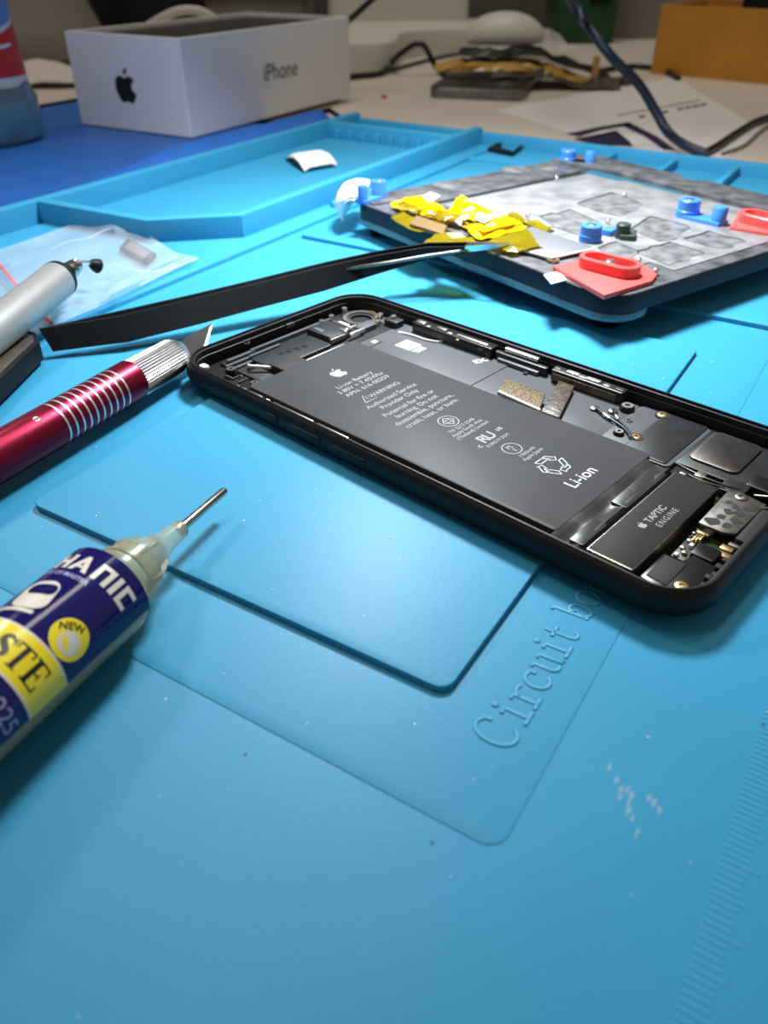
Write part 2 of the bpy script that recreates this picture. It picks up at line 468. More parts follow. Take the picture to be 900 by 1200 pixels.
pb('floor_plate', 22, 60, 41.5, 63.4, 1.7, 2.0, 'plate_grey', .1, 2)
pb('floor_plate', 78, 96, 42, 63.2, 1.7, 2.05, 'plate_grey', .1, 1.5)
pb('floor_plate', 96, 113, 42.5, 63.6, 1.7, 2.2, 'plate_grey', .1, 1.2)
pb('floor_plate', 102, 112, 43, 63.8, 2.1, 2.45, 'cavity_black', .1, .8)
# battery
BT = 4.7
bat = pb('battery', 24.4, 109.6, 5.2, 41.0, FLOOR, BT, 'battery_wrap', .35, 1.0)
tx = MB(); TZ = BT + .025
tx.prism([(35.2 - y*4.4, 24.2 + x*4.4) for x, y in APPLE], TZ - .02, TZ)
tx.prism([(35.2 - y*4.4, 24.2 + x*4.4) for x, y in LEAF], TZ - .02, TZ)
tx.build('printed_logo', 'ink_grey', bat)
def bt(s, u, v, size, align='CENTER', bold=.01, m='ink_grey', sp=1.0):
    mb = MB(); put_text(mb, s, size, u, v, TZ, 90, bold, align, sp)
    return mb.build('printed_text', m, bat)
for s_, u, v in (('Li-ion Battery', 41.0, 24.2), ('3.80V \u2393 7.45Whr', 43.2, 24.2), ('APN: 616-00259', 45.4, 24.2), ('Authorized Service', 53.0, 24.2), ('Provider Only', 55.4, 24.2), ('Potential for fire or', 58.3, 24.2),
                 ('burning. Do not', 60.6, 24.2), ('disassemble, puncture,', 62.9, 24.2), ('crush, heat, or burn.', 65.2, 24.2)):
    bt(s_.replace('\u2393', '='), u, v, 2.15)
bt('WARNING', 49.6, 25.4, 2.1)
tri = MB()
stroke(tri, [(51.0, 17.6), (51.0, 21.4), (48.0, 19.5)], .16, TZ, True); stroke(tri, [(49.0, 19.5), (50.1, 19.5)], .14, TZ); stroke(tri, [(50.45, 19.5), (50.65, 19.5)], .14, TZ)
tri.build('printed_symbol', 'ink_grey', bat)
sy = MB()
stroke(sy, circ(70.2, 23.6, 2.3, 28), .15, TZ, True); stroke(sy, rotpts(rrect(2.3, 2.3, .2, 2), 45, 70.2, 23.6), .16, TZ, True); stroke(sy, rotpts(rrect(1.2, 1.2, .1, 2), 0, 70.2, 23.6), .14, TZ, True)
sy.build('printed_symbol', 'ink_grey', bat)
for s_, u in (('TIS 2217-2548', 73.6), ('Apple South Asia', 75.1), ('(Thailand) Limited', 76.6)): bt(s_, u, 24.0, 1.45)
bt('RU', 80.6, 23.6, 3.9, bold=.09, sp=.8); bt('c', 81.7, 19.6, 2.1, bold=.05); bt('us', 80.2, 28.2, 2.1, bold=.04); bt('E184219 2GM', 83.1, 24.2, 1.3)
sy = MB(); stroke(sy, circ(87.2, 23.4, 2.1, 28), .15, TZ, True); sy.build('printed_symbol', 'ink_grey', bat)
bt('PS', 86.6, 23.4, 1.7); bt('E', 88.0, 23.4, 1.5)
bt('1960mAh', 90.3, 24.4, 1.4); bt('Apple Japan', 91.7, 24.4, 1.4)
rc = MB()
for k in range(3):
    for P in ([(-1.9, 3.05), (.45, 3.05), (1.1, 1.95), (-1.25, 1.95)], [(.8, 3.05), (1.75, 3.05), (2.6, 1.6), (3.1, 1.6), (2.15, .55), (1.0, 1.6), (1.6, 1.6)]):
        stroke(rc, [(97.0 - q[1], 23.6 + q[0]) for q in rotpts(P, 120*k)], .13, TZ, True)
rc.build('printed_symbol', 'ink_white', bat)
bt('Li-ion', 103.6, 23.6, 3.9, m='ink_white', bold=.015)
# film between battery and motor with two pull tabs
f = MB(); g = []
for i in range(9):
    u = 109.3 + i*.75
    g.append([(u, 3.6 + j*2.35, 4.55 - 1.1*math.sin(i/8*math.pi)**2*(.6 + .4*math.sin(j*1.3)) - (1.2 if i == 8 else 0)) for j in range(16)])
f.sheet(g, .25).build('battery_film', 'black_film', PH, 60)
pb('pull_tab', 112.3, 115.2, 5.0, 13.5, 3.9, 4.45, 'black_film', .1, .4)
pb('pull_tab', 111.8, 115.2, 20.5, 36.5, 3.7, 4.4, 'black_film', .1, .4)
# vibration motor
tp = pb('vibration_motor', 116.4, 125.2, 4.1, 37.6, FLOOR, 4.7, 'dull_steel', .1, .3)
pb('motor_cover', 116.4, 125.2, 4.1, 37.6, 4.7, 4.95, 'steel', .05, .3, tp)
pb('motor_face', 116.52, 125.08, 4.22, 37.48, 4.93, 5.02, 'taptic_black', .03, .25, tp)
pb('gold_contact', 117.3, 124.0, 3.0, 4.0, 3.6, 4.5, 'gold', .1, 0, PH)
mt_ = MB(); put_text(mt_, 'TAPTIC', 2.0, 120.4, 21.5, 5.05, 90, .03); put_text(mt_, 'ENGINE', 1.75, 122.5, 21.9, 5.05, 90, .0, spacing=1.25)
mt_.prism([(120.2 - y*1.7, 16.6 + x*1.7) for x, y in APPLE], 5.03, 5.05); mt_.prism([(120.2 - y*1.7, 16.6 + x*1.7) for x, y in LEAF], 5.03, 5.05)
mt_.build('printed_text', 'ink_grey', tp)
def screw(u, v, z, r=1.0, m='gold', parent=PH, h=.5):
    s_ = MB().lathe([(-h, r*1.05), (0, r*1.05), (.12, r*.9), (.12, r*.45), (-.15, r*.3)], (u, v, z), (0, 0, 1), 18).build('screw', m, parent, 40)
    return s_
def post(u, v, z, r=1.4, m='black_plastic'):
    p_ = MB().lathe([(0, r*1.15), (z-FLOOR-.3, r), (z-FLOOR, r*.9)], (u, v, FLOOR), (0, 0, 1), 18).build('screw_post', m, PH, 40)
    MB().ring(u, v, r*.38, r*.78, z-.05, z+.16, 18).build('post_ring', 'steel', p_, 40)
    return p_
# loudspeaker corner and charging connector
sp = MB().prism([(126.6, 4.2), (131.6, 3.6), (134.8, 6.6), (135.0, 15.0), (130.6, 15.6), (129.8, 12.6), (126.6, 12.6)], FLOOR, 4.5, .3).build('speaker_module', 'black_plastic', PH, 40)
MB().prism([(127.2, 5.0), (131.0, 4.6), (131.0, 12.0), (127.2, 12.0)], 4.45, 4.75, .15).build('speaker_cover', 'black_matte', sp, 40)
screw(132.9, 6.2, 4.75, 1.15)
pb('connector_board', 126.8, 134.2, 15.5, 26.0, FLOOR, 2.4, 'pcb_green', .1, .4)
pb('flex_block', 129.6, 133.8, 16.4, 20.4, 2.3, 4.1, 'black_plastic', .2, .4)
for k in range(5): pb('board_component', 127.2 + .9*(k % 2), 127.9 + .9*(k % 2), 15.6 + 1.35*k, 16.5 + 1.35*k, 2.3, 2.9 + .15*(k % 2), 'steel' if k % 3 else 'white_plastic', .08)
for k in range(3): pb('gold_contact', 128.0 + k*.55, 128.3 + k*.55, 20.8 + .2*k, 23.4, 2.6, 3.5 + .2*k, 'gold', .06)
pb('gold_contact', 133.0, 135.2, 19.8, 21.2, 3.0, 3.6, 'gold', .1)
pb('gold_contact', 132.6, 134.8, 22.0, 23.4, 2.8, 3.5, 'gold', .1)
pb('gold_contact', 133.4, 135.6, 23.6, 24.6, 3.4, 3.7, 'bracket_steel', .1)
for k in range(7): pb('board_component', 126.9 + .75*(k % 3), 127.4 + .75*(k % 3), 22.4 + .5*k, 22.8 + .5*k, 2.3, 2.8, 'steel' if k % 2 else 'cavity_black', .06)
for k in range(6): pb('black_pad', 134.6 + .25*(k % 2), 135.6 + .2*(k % 2), 6.5 + 2.1*k, 7.7 + 2.1*k, 3.0, 4.3 + .3*(k % 3), 'black_matte', .12)
pb('gold_contact', 127.6, 129.8, 23.6, 24.4, 3.0, 3.6, 'gold', .1)
br = MB().prism([(127.2, 24.8), (131.6, 24.8), (133.6, 26.0), (134.0, 38.6), (128.2, 39.6), (126.8, 37.6)], 4.2, 4.75, .1).build('connector_bracket', 'bracket_steel', PH, 40)
random.seed(5)
for u, v, r in ((128.9, 26.6, 1.3), (131.4, 27.4, 1.0), (129.4, 29.2, .9), (131.9, 29.8, 1.2), (129.7, 31.6, .9), (131.6, 32.4, 1.1), (130.2, 34.0, .9), (132.2, 35.0, .8), (128.6, 34.6, .6)):
    MB().prism([(u + r*random.uniform(.7, 1.25)*math.cos(k*.7), v + r*random.uniform(.7, 1.25)*math.sin(k*.7)) for k in range(9)], 4.72, 4.8).build('bracket_hole', 'groove_black', br)
screw(129.6, 37.7, 4.95, 1.15, 'dull_steel', br)
pb('rubber_block', 133.9, 136.2, 24.8, 38.5, 2.2, 4.6, 'black_matte', .3, .5)
lp = MB().tube([(131, 40.5, 4.4), (133.5, 41.2, 4.9), (135.3, 40.0, 5.0), (135.4, 37.8, 4.7), (133.8, 37.0, 4.6)], .32, 8).build('cable_loop', 'dull_steel', PH, 60)
pb('flex_cover', 124.6, 129.4, 38.6, 43.6, 2.4, 4.4, 'cavity_black', .2, .4)
pb('flex_cover', 128.2, 133.4, 43.0, 48.0, 2.0, 4.7, 'black_plastic', .3, .6)
MB().tube([(114, 43, 3.4), (117, 41.6, 3.9), (121, 40.2, 4.3), (125.5, 40.0, 4.4), (128.2, 40.8, 4.3)], .35, 8).build('antenna_cable', 'black_plastic', PH, 60)
MB().tube([(118.5, 39.3, 4.2), (121, 38.6, 4.3), (125.8, 39.2, 4.4)], .3, 8).build('antenna_cable', 'black_plastic', PH, 60)
pb('gold_contact', 119.4, 121.3, 39.6, 41.8, 3.9, 4.6, 'dull_steel', .12)
pb('gold_contact', 119.4, 121.3, 38.9, 39.7, 3.8, 4.3, 'gold', .1)
pb('gold_contact', 117.0, 118.3, 38.2, 39.0, 4.2, 4.7, 'steel', .1)
pb('metal_pad', 113.9, 124.6, 48.8, 63.2, 2.0, 2.6, 'dark_steel', .15, 1.8)
pb('floor_plate', 112.4, 134, 45.8, 64.2, FLOOR-.2, 2.1, 'cavity_black', .1, 1)
# far side: wires, screws, flexes
for s_ in (((88.6, 54.6), (93.0, 52.4), (98.0, 50.6), (101.6, 47.8)), ((92.4, 56.2), (95.0, 53.4), (98.6, 50.9), (102.4, 47.6))):
    P = cat_rom([(u, v, 2.75 - .08*i) for i, (u, v) in enumerate(s_)], 5, False)
    wr = MB().tube(P, .32, 8).build('antenna_cable', 'black_plastic', PH, 60)
    MB().lathe([(0, 1.15), (.55, 1.15), (.75, .85)], (s_[0][0], s_[0][1], 2.0), (0, 0, 1), 16).build('cable_plug', 'dull_steel', wr, 40)
    MB().tube([Vector(P[4]), Vector(P[6])], .42, 8).build('cable_sleeve', 'steel', wr)
post(94.3, 59.4, 3.2, 1.7); post(98.6, 47.9, 2.9, 1.2)
screw(101.8, 62.0, 2.6, 1.15, 'gold'); screw(102.2, 48.9, 2.6, 1.15, 'gold'); screw(97.3, 54.8, 2.3, .9, 'dark_steel')
MB().ring(101.8, 62.0, 1.2, 1.7, 2.0, 2.55).build('screw_washer', 'cavity_black', PH, 40)
MB().ring(102.2, 48.9, 1.2, 1.7, 2.0, 2.55).build('screw_washer', 'cavity_black', PH, 40)
screw(80.2, 52.6, 2.2, .5, 'white_plastic'); screw(66.0, 59.8, 2.1, .6, 'dark_steel')
gp = MB().prism([PF.px(x, y, 4.4)[:2] for x, y in ((584, 459), (593, 444), (639, 461), (632, 480))], 3.5, 4.45, .08).build('flex_connector', 'copper_mesh', PH, 40)
MB().prism([PF.px(x, y, 4.5)[:2] for x, y in ((583, 459), (585, 457), (634, 479), (632, 481))], 3.6, 4.55).build('connector_edge', 'steel', gp)
MB().prism([PF.px(x, y, 3.6)[:2] for x, y in ((634, 482), (655, 446), (673, 452), (655, 489))], 2.6, 3.6, .1).build('flex_cable', 'brown_flex', PH, 40)
sb = pb('button_bracket', 72.6, 92.0, 60.6, 63.6, 2.2, 5.0, 'cavity_black', .3, .5)
for u0, u1, z1, m in ((72.8, 74.6, 5.2, 'dark_steel'), (76.3, 79.6, 5.35, 'aluminium'), (81.8, 85.4, 5.35, 'aluminium'), (79.6, 81.8, 5.15, 'dull_steel'), (86.4, 88.0, 5.1, 'dull_steel'), (89.6, 91.6, 5.2, 'dark_steel')):
    pb('bracket_clip', u0, u1, 61.4, 62.8, 4.6, z1, m, .12, 0, sb)
pb('bracket_face', 73.4, 90.6, 60.3, 60.8, 2.4, 4.2, 'brown_flex', .1, 0, sb)
# sim tray side
sm = pb('sim_slot', 27.5, 54.5, 60.6, 64.2, 2.0, 4.8, 'black_plastic', .2, .6)
for u0, u1, v0, v1, z1, m in ((28.6, 31.4, 61.2, 62.8, 5.15, 'steel'), (32.0, 33.6, 60.8, 62.0, 4.9, 'dull_steel'), (35.4, 38.6, 61.6, 63.0, 5.1, 'dull_steel'), (39.6, 41.2, 60.8, 61.8, 5.1, 'steel'), (42.6, 52.6, 61.4, 62.2, 5.15, 'aluminium'), (43.2, 44.0, 60.3, 60.9, 4.4, 'gold'), (50.6, 52.0, 60.4, 61.0, 3.6, 'dull_steel')):
    pb('slot_clip', u0, u1, v0, v1, 4.0, z1, m, .12, 0, sm)
pb('key_slot', 57.0, 67.2, 62.9, 64.2, 4.3, 5.2, 'aluminium', .2, .4)
pb('slot_frame', 54.8, 70.6, 61.8, 63.4, 2.0, 4.0, 'cavity_black', .3, .6)
pb('slot_lip', 56.4, 69.0, 60.6, 61.8, 2.0, 2.9, 'plate_grey', .25, .5)
MB().tube(cat_rom([(25.6, 57.4, 2.15), (30.0, 58.2, 2.15), (34.6, 58.4, 2.15), (37.4, 59.3, 2.15), (38.6, 60.6, 2.15)], 5, False), .38, 6).build('white_line', 'ink_white', PH, 60)
pb('blank_sticker', 30.4, 35.6, 50.4, 55.4, 2.0, 2.06, 'ink_white', .02)
for k in range(3): pb('sticker_print', 36.2 + .75*k, 36.6 + .75*k, 50.6 + .2*k, 54.6, 2.0, 2.05, 'ink_white', .01)
mb = MB(); put_text(mb, 'IDG', 2.6, 53.4, 58.2, 2.06, 70, .09); mb.build('printed_text', 'ink_white', PH)
pb('white_mark', 24.2, 25.6, 47.6, 49.2, 2.0, 2.1, 'ink_white', .03); pb('thin_slit', 26.2, 26.6, 45.4, 49.6, 2.0, 2.12, 'groove_black', .03)
# top end of the phone
pb('top_frame', 4.2, 22.5, 12, 60, FLOOR-.1, 2.0, 'cavity_black', .15, 1)
for v0, v1, u, z, m in ((13, 22, 6.0, 2.9, 'plate_grey'), (21, 50, 5.8, 3.2, 'plate_grey'), (11, 19, 8.0, 2.7, 'plate_grey'), (18.5, 29, 8.2, 3.0, 'plate_grey'), (12, 24, 10.2, 2.6, 'plate_grey'), (14, 20, 13.0, 2.6, 'plate_grey')):
    pb('frame_rail', u, u+.9, v0, v1, 1.9, z, m, .2)
for u in (21.0, 22.9): pb('silver_rail', u, u+.6, 26.5, 40.5, 2.0, 3.0, 'aluminium', .15)
pb('black_flex', 10.2, 19.4, 17.5, 38, 2.0, 3.1, 'cavity_black', .25, 1)
pb('black_tape', 17.2, 23.6, 17.5, 25.6, 2.0, 3.9, 'black_matte', .3, .5)
for k in range(4): pb('flex_marking', 13.4 + .3*k, 14.6 + .5*k, 24 + 2.4*k, 25.4 + 2.4*k, 3.05, 3.18, 'black_plastic', .04)
MB().tube([(13.0, 14.6, 3.0), (14.6, 14.2, 3.4), (16.6, 16.2, 3.2), (18.4, 17.6, 3.0)], .42, 6).build('spring_contact', 'white_plastic', PH, 60)
cb = pb('camera_connector', 8.6, 18.0, 38.6, 46.8, 2.0, 4.3, 'cavity_black', .2, .4)
for u0, u1, v0, v1, z0, z1, m in ((17.7, 18.6, 38.4, 44.0, 2.6, 4.0, 'dull_steel'), (15.8, 18.4, 43.8, 44.8, 3.2, 4.7, 'steel'), (10.6, 17.8, 46.4, 47.2, 3.0, 4.75, 'steel'), (18.8, 19.6, 44.6, 50.4, 2.8, 4.0, 'steel'), (16.4, 17.2, 45.4, 49.6, 3.6, 4.4, 'steel'), (11.6, 15.6, 47.6, 48.6, 3.2, 4.3, 'white_plastic'), (10.0, 13.6, 39.6, 41.0, 4.2, 4.45, 'plate_grey')):
    pb('connector_clip', u0, u1, v0, v1, z0, z1, m, .12, .15, cb)
ch = MB().ring(12.0, 56.6, 3.9, 5.2, 1.9, 3.1, 36).build('camera_ring', 'dull_steel', PH, 40)
MB().ring(12.0, 56.6, 3.0, 3.9, 1.9, 2.7, 36).build('camera_ring_inner', 'groove_black', ch, 40)
MB().tube([(12 + 4.6*math.cos(a), 56.6 + 4.6*math.sin(a), 3.2) for a in [math.radians(20 + 7*k) for k in range(12)]], .3, 6).build('gold_arc', 'gold', ch, 60)
pb('camera_bracket', 15.6, 19.0, 50.0, 56.0, 2.0, 3.5, 'plate_grey', .2, .6)
for u, v, z in ((6.5, 46.5, 3.6), (5.8, 51.0, 3.6), (5.6, 56.4, 4.2), (16.6, 59.8, 4.4), (20.4, 61.2, 4.4), (17.8, 57.4, 3.4)):
    screw(u, v, z, .75, 'steel', PH, 1.4)
pb('side_clip', 18.6, 23.4, 58.8, 62.4, 2.0, 3.8, 'cavity_black', .2, .6)
pb('top_clip', 2.4, 3.2, 36.6, 39.4, 3.4, 4.4, 'dull_steel', .1)
MB().ring(2.75, 22.5, .6, .95, 3.4, 3.7, 18).build('wall_hole_ring', 'dull_steel', PH, 40)
post(12.0, 9.8, 3.4, 1.4); post(21.6, 9.4, 3.0, 1.2)
pb('corner_contact', 5.8, 8.2, 4.6, 6.4, 3.6, 4.3, 'white_plastic', .25, .6)
for P in ([(14.2, 6.6), (16.8, 6.6), (16.8, 9.2), (19.4, 9.2), (19.4, 6.2)],):
    MB().tube([(u, v, 3.3) for u, v in P], .35, 6).build('spring_contact', 'dull_steel', PH, 60)
for k, (u0, u1) in enumerate(((24.0, 25.2), (26.0, 27.6), (28.6, 33.2), (34.6, 35.8), (37.0, 50.0), (51.4, 60.6))):
    pb('side_rail', u0, u1, 2.0, 2.4, 5.5, 5.95, 'steel' if k != 3 else 'white_plastic', .1)
# outside keys on the near edge
for u0, u1, zc in ((36.4, 40.6, 3.3), (44.4, 54.4, 3.3), (57.6, 67.6, 3.3)):
    k_ = MB().rbox(0, 0, u1-u0, 1.9, .9, 0, .32, .12)
    o = k_.build('side_key', 'black_anodised', PH, 40)
    o.location = Vector(((u0+u1)/2, -.05 + .2, zc)) * S
    o.rotation_euler = (math.radians(90), 0, 0)

# ------------------------------------------------------------------ flux syringe
SYF, SYT, SR = Vector((-43.26, 97.83, 6.81)), Vector((-30.31, 128.1, 5.0)), 8.0
sd = (SYT - SYF).normalized()
sy_ = Vector((0, 0, 1)).cross(sd).normalized(); sz_ = sd.cross(sy_)
SYR = thing('flux_syringe', 'navy and yellow labelled flux paste syringe with a steel dispensing needle', 'syringe')
Mx = Matrix((sd, sy_, sz_)).transposed().to_4x4(); Mx.translation = SYF * S
SYR.matrix_world = Mx
AX = (1, 0, 0)
MB().lathe([(-95, SR-.9), (-95, SR-.25), (-2, SR-.25), (-.6, SR-.5), (.3, SR-1.6), (.5, 5.6)], (0, 0, 0), AX, 48).build('barrel', 'clear_pp', SYR, 35)
MB().lathe([(-88, SR-1.3), (-2.5, SR-1.3), (-1.0, 5.0)], (0, 0, 0), AX, 40).build('paste_filling', 'amber', SYR, 35)
MB().lathe([(-97, SR+3), (-97, SR+4), (-95, SR+4), (-95, SR-.5)], (0, 0, 0), AX, 40).build('flange', 'clear_pp', SYR, 35)
cap = MB().lathe([(.2, 5.6), (.5, 5.7), (1.5, 5.7), (1.8, 5.3), (3.0, 5.2), (3.2, 5.45), (3.8, 5.45), (4.0, 5.1), (6.6, 4.9), (7.0, 4.4), (7.1, 3.0)], (0, 0, 0), AX, 40).build('luer_collar', 'clear_pp', SYR, 35)
MB().lathe([(3.0, 3.9), (8.0, 3.8), (9.6, 3.5), (12.6, 2.3), (14.0, 1.95), (17.6, 1.75), (18.6, 1.65), (18.9, 1.2)], (0, 0, 0), AX, 32).build('needle_hub', 'clear_pp', SYR, 35)
for k in range(6):
    a = math.radians(60*k)
    MB().prism([(4.0, 5.0), (6.4, 5.3), (9.8, 3.9), (9.8, 3.3), (4.0, 3.6)], -.22, .22).build('hub_rib', 'clear_pp', SYR).matrix_local = Matrix.Rotation(a, 4, 'X')
MB().lathe([(17.5, .85), (32.4, .85), (32.9, .7), (32.9, .45), (31, .4)], (0, 0, 0), AX, 20).build('needle', 'needle', SYR, 35)
def cyl(x, phi, r): return (x, -r*math.sin(phi), r*math.cos(phi))
def band(name, x0, x1, d0, d1, r, m, parent=SYR, n=60):
    g = [[cyl(x0 + (x1-x0)*i, math.radians(d0 + (d1-d0)*k/n), r) for k in range(n+1)] for i in (0, 1)]
    mb = MB()
    top = [[mb.bm.verts.new(p) for p in row] for row in g]
    for k in range(n): mb.bm.faces.new((top[0][k], top[0][k+1], top[1][k+1], top[1][k]))
    return mb.build(name, m, parent, 60)
lab = band('label', -60, -.9, -170, 95, SR, 'label_navy')
band('label_yellow_band', -26.0, -19.5, -170, 95, SR+.02, 'label_yellow', lab)
band('label_band_edge', -19.5, -19.15, -170, 95, SR+.02, 'label_cream', lab)
band('label_band_edge', -26.35, -26.0, -170, 95, SR+.02, 'label_cream', lab)
def wrap(name, polys, m, r, parent=lab, vf=None, arc=True):
    """flat shapes (s along the arc in mm, x along the axis) cut into thin strips and wrapped round the barrel"""
    mb = MB()
    for P in polys: mb.bm.faces.new([mb.bm.verts.new((p[0], p[1], 0)) for p in P])
    if vf: mb.mesh_in(vf[0], vf[1])
    bmesh.ops.triangulate(mb.bm, faces=mb.bm.faces)
    xs = [v.co.x for v in mb.bm.verts]
    x = min(xs) + .4
    while x < max(xs):
        bmesh.ops.bisect_plane(mb.bm, geom=mb.bm.verts[:] + mb.bm.edges[:] + mb.bm.faces[:], plane_co=(x, 0, 0), plane_no=(1, 0, 0))
        x += .4
    for v in mb.bm.verts: v.co = Vector(cyl(v.co.y, v.co.x / SR, r))
    return mb.build(name, m, parent)
# wide maker lettering, cut letters: reading round the barrel, tops towards the needle
def boxes(*b): return [[(x0, y0), (x1, y0), (x1, y1), (x0, y1)] for x0, y0, x1, y1 in b]
LW, LH = 2.7, 3.5
LET = {
 'M': boxes((0, 0, .7, LH), (2.0, 0, 2.7, LH), (.7, LH-.8, 2.0, LH)),
 'E': boxes((0, 0, .8, LH), (.8, 0, 2.6, .75), (.8, 1.4, 2.2, 2.1), (.8, LH-.75, 2.6, LH)),
 'H': boxes((0, 0, .8, LH), (1.9, 0, 2.7, LH), (.8, 1.35, 1.9, 2.15)),
 'A': [[(-.3, 0), (.55, 0), (1.35, 2.1), (1.35, LH), (1.05, LH)], [(2.15, 0), (3.0, 0), (1.65, LH), (1.35, LH), (1.35, 2.1)], [(.9, .75), (1.8, .75), (1.6, 1.35), (1.1, 1.35)]],
 'N': boxes((0, 0, .8, LH), (1.9, 0, 2.7, LH), (.8, LH-.75, 1.9, LH)),
 'I': boxes((0, 0, .85, LH)),
 'C': boxes((0, 0, .8, LH), (.8, 0, 2.3, .75), (.8, LH-.75, 2.5, LH)),
}
arc = lambda deg: math.radians(deg) * SR
P = []; x = -13.6
for ch, adv in (('M', 3.2), ('E', 3.1), ('C', 3.0), ('H', 3.35), ('A', 3.75), ('N', 3.3), ('I', 1.5), ('C', 3.0)):
    for q in LET[ch]: P.append([(x + a, -6.6 + b) for a, b in q])
    x += adv
wrap('maker_lettering', P, 'label_cream', SR+.03)
wrap('printed_text', [], 'label_lilac', SR+.03, vf=(text_vf('PASTE OF MASTER', 1.15, .03), lambda v: (arc(2) - 1.4 + v.x, -7.9 + v.y, 0)))
# plain rounded badge where the label has its picture
bd = rotpts(rrect(5.4, 6.2, 1.8, 5), 12, arc(-6), -13.2)
bi = rotpts(rrect(4.3, 2.3, 1.0, 5), 12, arc(-6) + .1, -12.0)
wrap('badge', [bd], 'label_cream', SR+.03)
wrap('badge_window', [bi], 'label_navy', SR+.05)
wrap('badge_bar', [rotpts(rrect(5.6, .7, .2, 2), 8, arc(-8), -16.9)], 'label_cream', SR+.03)
wrap('new_badge', [circ(arc(57), -15.9, 3.1, 36)], 'label_yellow', SR+.03)
wrap('new_badge_disc', [circ(arc(57)+.3, -16.4, 1.75, 28)], 'label_cream', SR+.05)
wrap('new_badge_drop', [[(arc(57)-1.2, -15.9), (arc(57)-.2, -16.1), (arc(57)+1.2, -17.4), (arc(57)+.3, -17.5), (arc(57)-.9, -16.8)]], 'label_yellow', SR+.07)
wrap('printed_text', [], 'label_black', SR+.06, vf=(text_vf('NEW', 1.6, .05, spacing=1.05), lambda v: (*rotpts([(v.x, 1.85 + v.y - .09*v.x*v.x)], 38, arc(57), -15.9)[0], 0)))
# bold serif word on the yellow band
def serif(ch):
    if ch == 'T': return boxes((1.1, 0, 1.9, 4), (0, 3.7, 3.0, 4), (0, 2.9, .25, 3.7), (2.75, 2.9, 3.0, 3.7), (.7, 0, 2.3, .25)), 3.3
    if ch == 'E': return boxes((.4, 0, 1.2, 4), (0, 0, 3.0, .28), (0, 3.72, 2.9, 4), (2.75, .28, 3.0, 1.1), (2.65, 2.9, 2.9, 3.72), (1.2, 1.9, 2.0, 2.15), (1.9, 1.5, 2.1, 2.55)), 3.3
    if ch == 'P': return boxes((.4, 0, 1.2, 4), (0, 0, 1.7, .25), (0, 3.75, 2.0, 4), (1.2, 1.7, 2.0, 1.95), (2.0, 1.9, 2.75, 3.85)), 3.1
    if ch == 'A': return [[(0, 0), (.4, 0), (1.5, 3.2), (1.6, 4)], [(2.0, 0), (2.9, 0), (1.6, 4), (1.35, 3.4)]] + boxes((.7, 1.2, 2.2, 1.45), (-.2, 0, .8, .22), (1.7, 0, 3.2, .22)), 3.3
    if ch == 'S':
        c = cat_rom([(2.35, 3.2), (1.3, 3.78), (.45, 3.05), (1.3, 2.2), (2.35, 1.15), (1.35, .25), (.25, .9)], 5, False)
        wds = [.12 + .38*math.sin(math.pi*i/(len(c)-1))**1.0 for i in range(len(c))]
        out = []
        for i in range(len(c)-1):
            d = (c[i+1]-c[i]).normalized(); n = Vector((-d.y, d.x))
            out.append([c[i]+n*wds[i], c[i]-n*wds[i], c[i+1]-n*wds[i+1], c[i+1]+n*wds[i+1]])
        return out + boxes((2.3, 2.7, 2.5, 4.0), (.1, 0, .3, 1.3)), 2.8
P = []; x = arc(14) - 6.5
for ch in 'PASTE':
    g, adv = serif(ch)
    for q in g: P.append([(x + a[0]*.93, -24.9 + a[1]) for a in q])
    x += adv*.93
wrap('band_lettering', P, 'label_black', SR+.05)
wrap('printed_text', [], 'label_lilac', SR+.03, vf=(text_vf('225', 3.4, .0), lambda v: (arc(72) + v.x, -29.3 + v.y, 0)))

# ------------------------------------------------------------------ craft knife
KF, KT = Vector((-59.83, 175.67, 5.06)), Vector((-49.97, 194.71, 5.06))
kd = (KT - KF).normalized(); ky = Vector((0, 0, 1)).cross(kd)
KN = thing('craft_knife', 'craft knife with red metal handle, silver knurled collar and dark blade', 'knife')
Mx = Matrix((kd, ky, Vector((0, 0, 1)))).transposed().to_4x4(); Mx.translation = KF * S
KN.matrix_world = Mx
KR = 4.95
pr = [(-75, KR-.9), (-74.4, KR-.2), (-73, KR)]
gx = [-6.5 - 2.05*k for k in range(10)]
for g_ in sorted(gx): pr += [(g_-.32, KR), (g_-.25, KR-.16), (g_+.25, KR-.16), (g_+.32, KR)]
pr += [(-.4, KR), (0, KR-.25)]
hd = MB().lathe(pr, (0, 0, 0), AX, 48).build('handle', 'red_anodised', KN, 30)
for g_ in gx: MB().lathe([(g_-.27, KR-.13), (g_-.27, KR-.06), (g_+.27, KR-.06), (g_+.27, KR-.13)], (0, 0, 0), AX, 48, False, False).build('handle_ring', 'groove_silver', hd, 30)
wt = MB().lathe([(0, .75), (.05, .75)], (-30.2, -1.9, KR*.91), (0, -.38, .92), 16).build('printed_dot', 'label_cream', hd)
n = 40; lo = []
for t, r0 in ((.0, KR-.35), (.5, KR-.25), (14.6, 4.45), (16.4, 3.7), (17.6, 3.0)):
    lo.append([(t, (r0 - (.32 if k % 2 else 0))*math.cos(2*math.pi*k/(2*n)), (r0 - (.32 if k % 2 else 0))*math.sin(2*math.pi*k/(2*n))) for k in range(2*n)])
MB().loft(lo).build('knurled_collar', 'aluminium', KN, 20)
bl = MB().prism([(15.5, -2.4), (22, -2.8), (25.0, -2.6), (33.5, 2.2), (33.2, 2.5), (24, 2.6), (15.5, 2.4)], -.25, .25, .05).build('blade', 'blade_steel', KN)
be = MB().prism([(25.0, -2.6), (33.5, 2.2), (32.0, 1.9), (24.2, -2.2)], .22, .30).build('blade_edge', 'steel', bl)
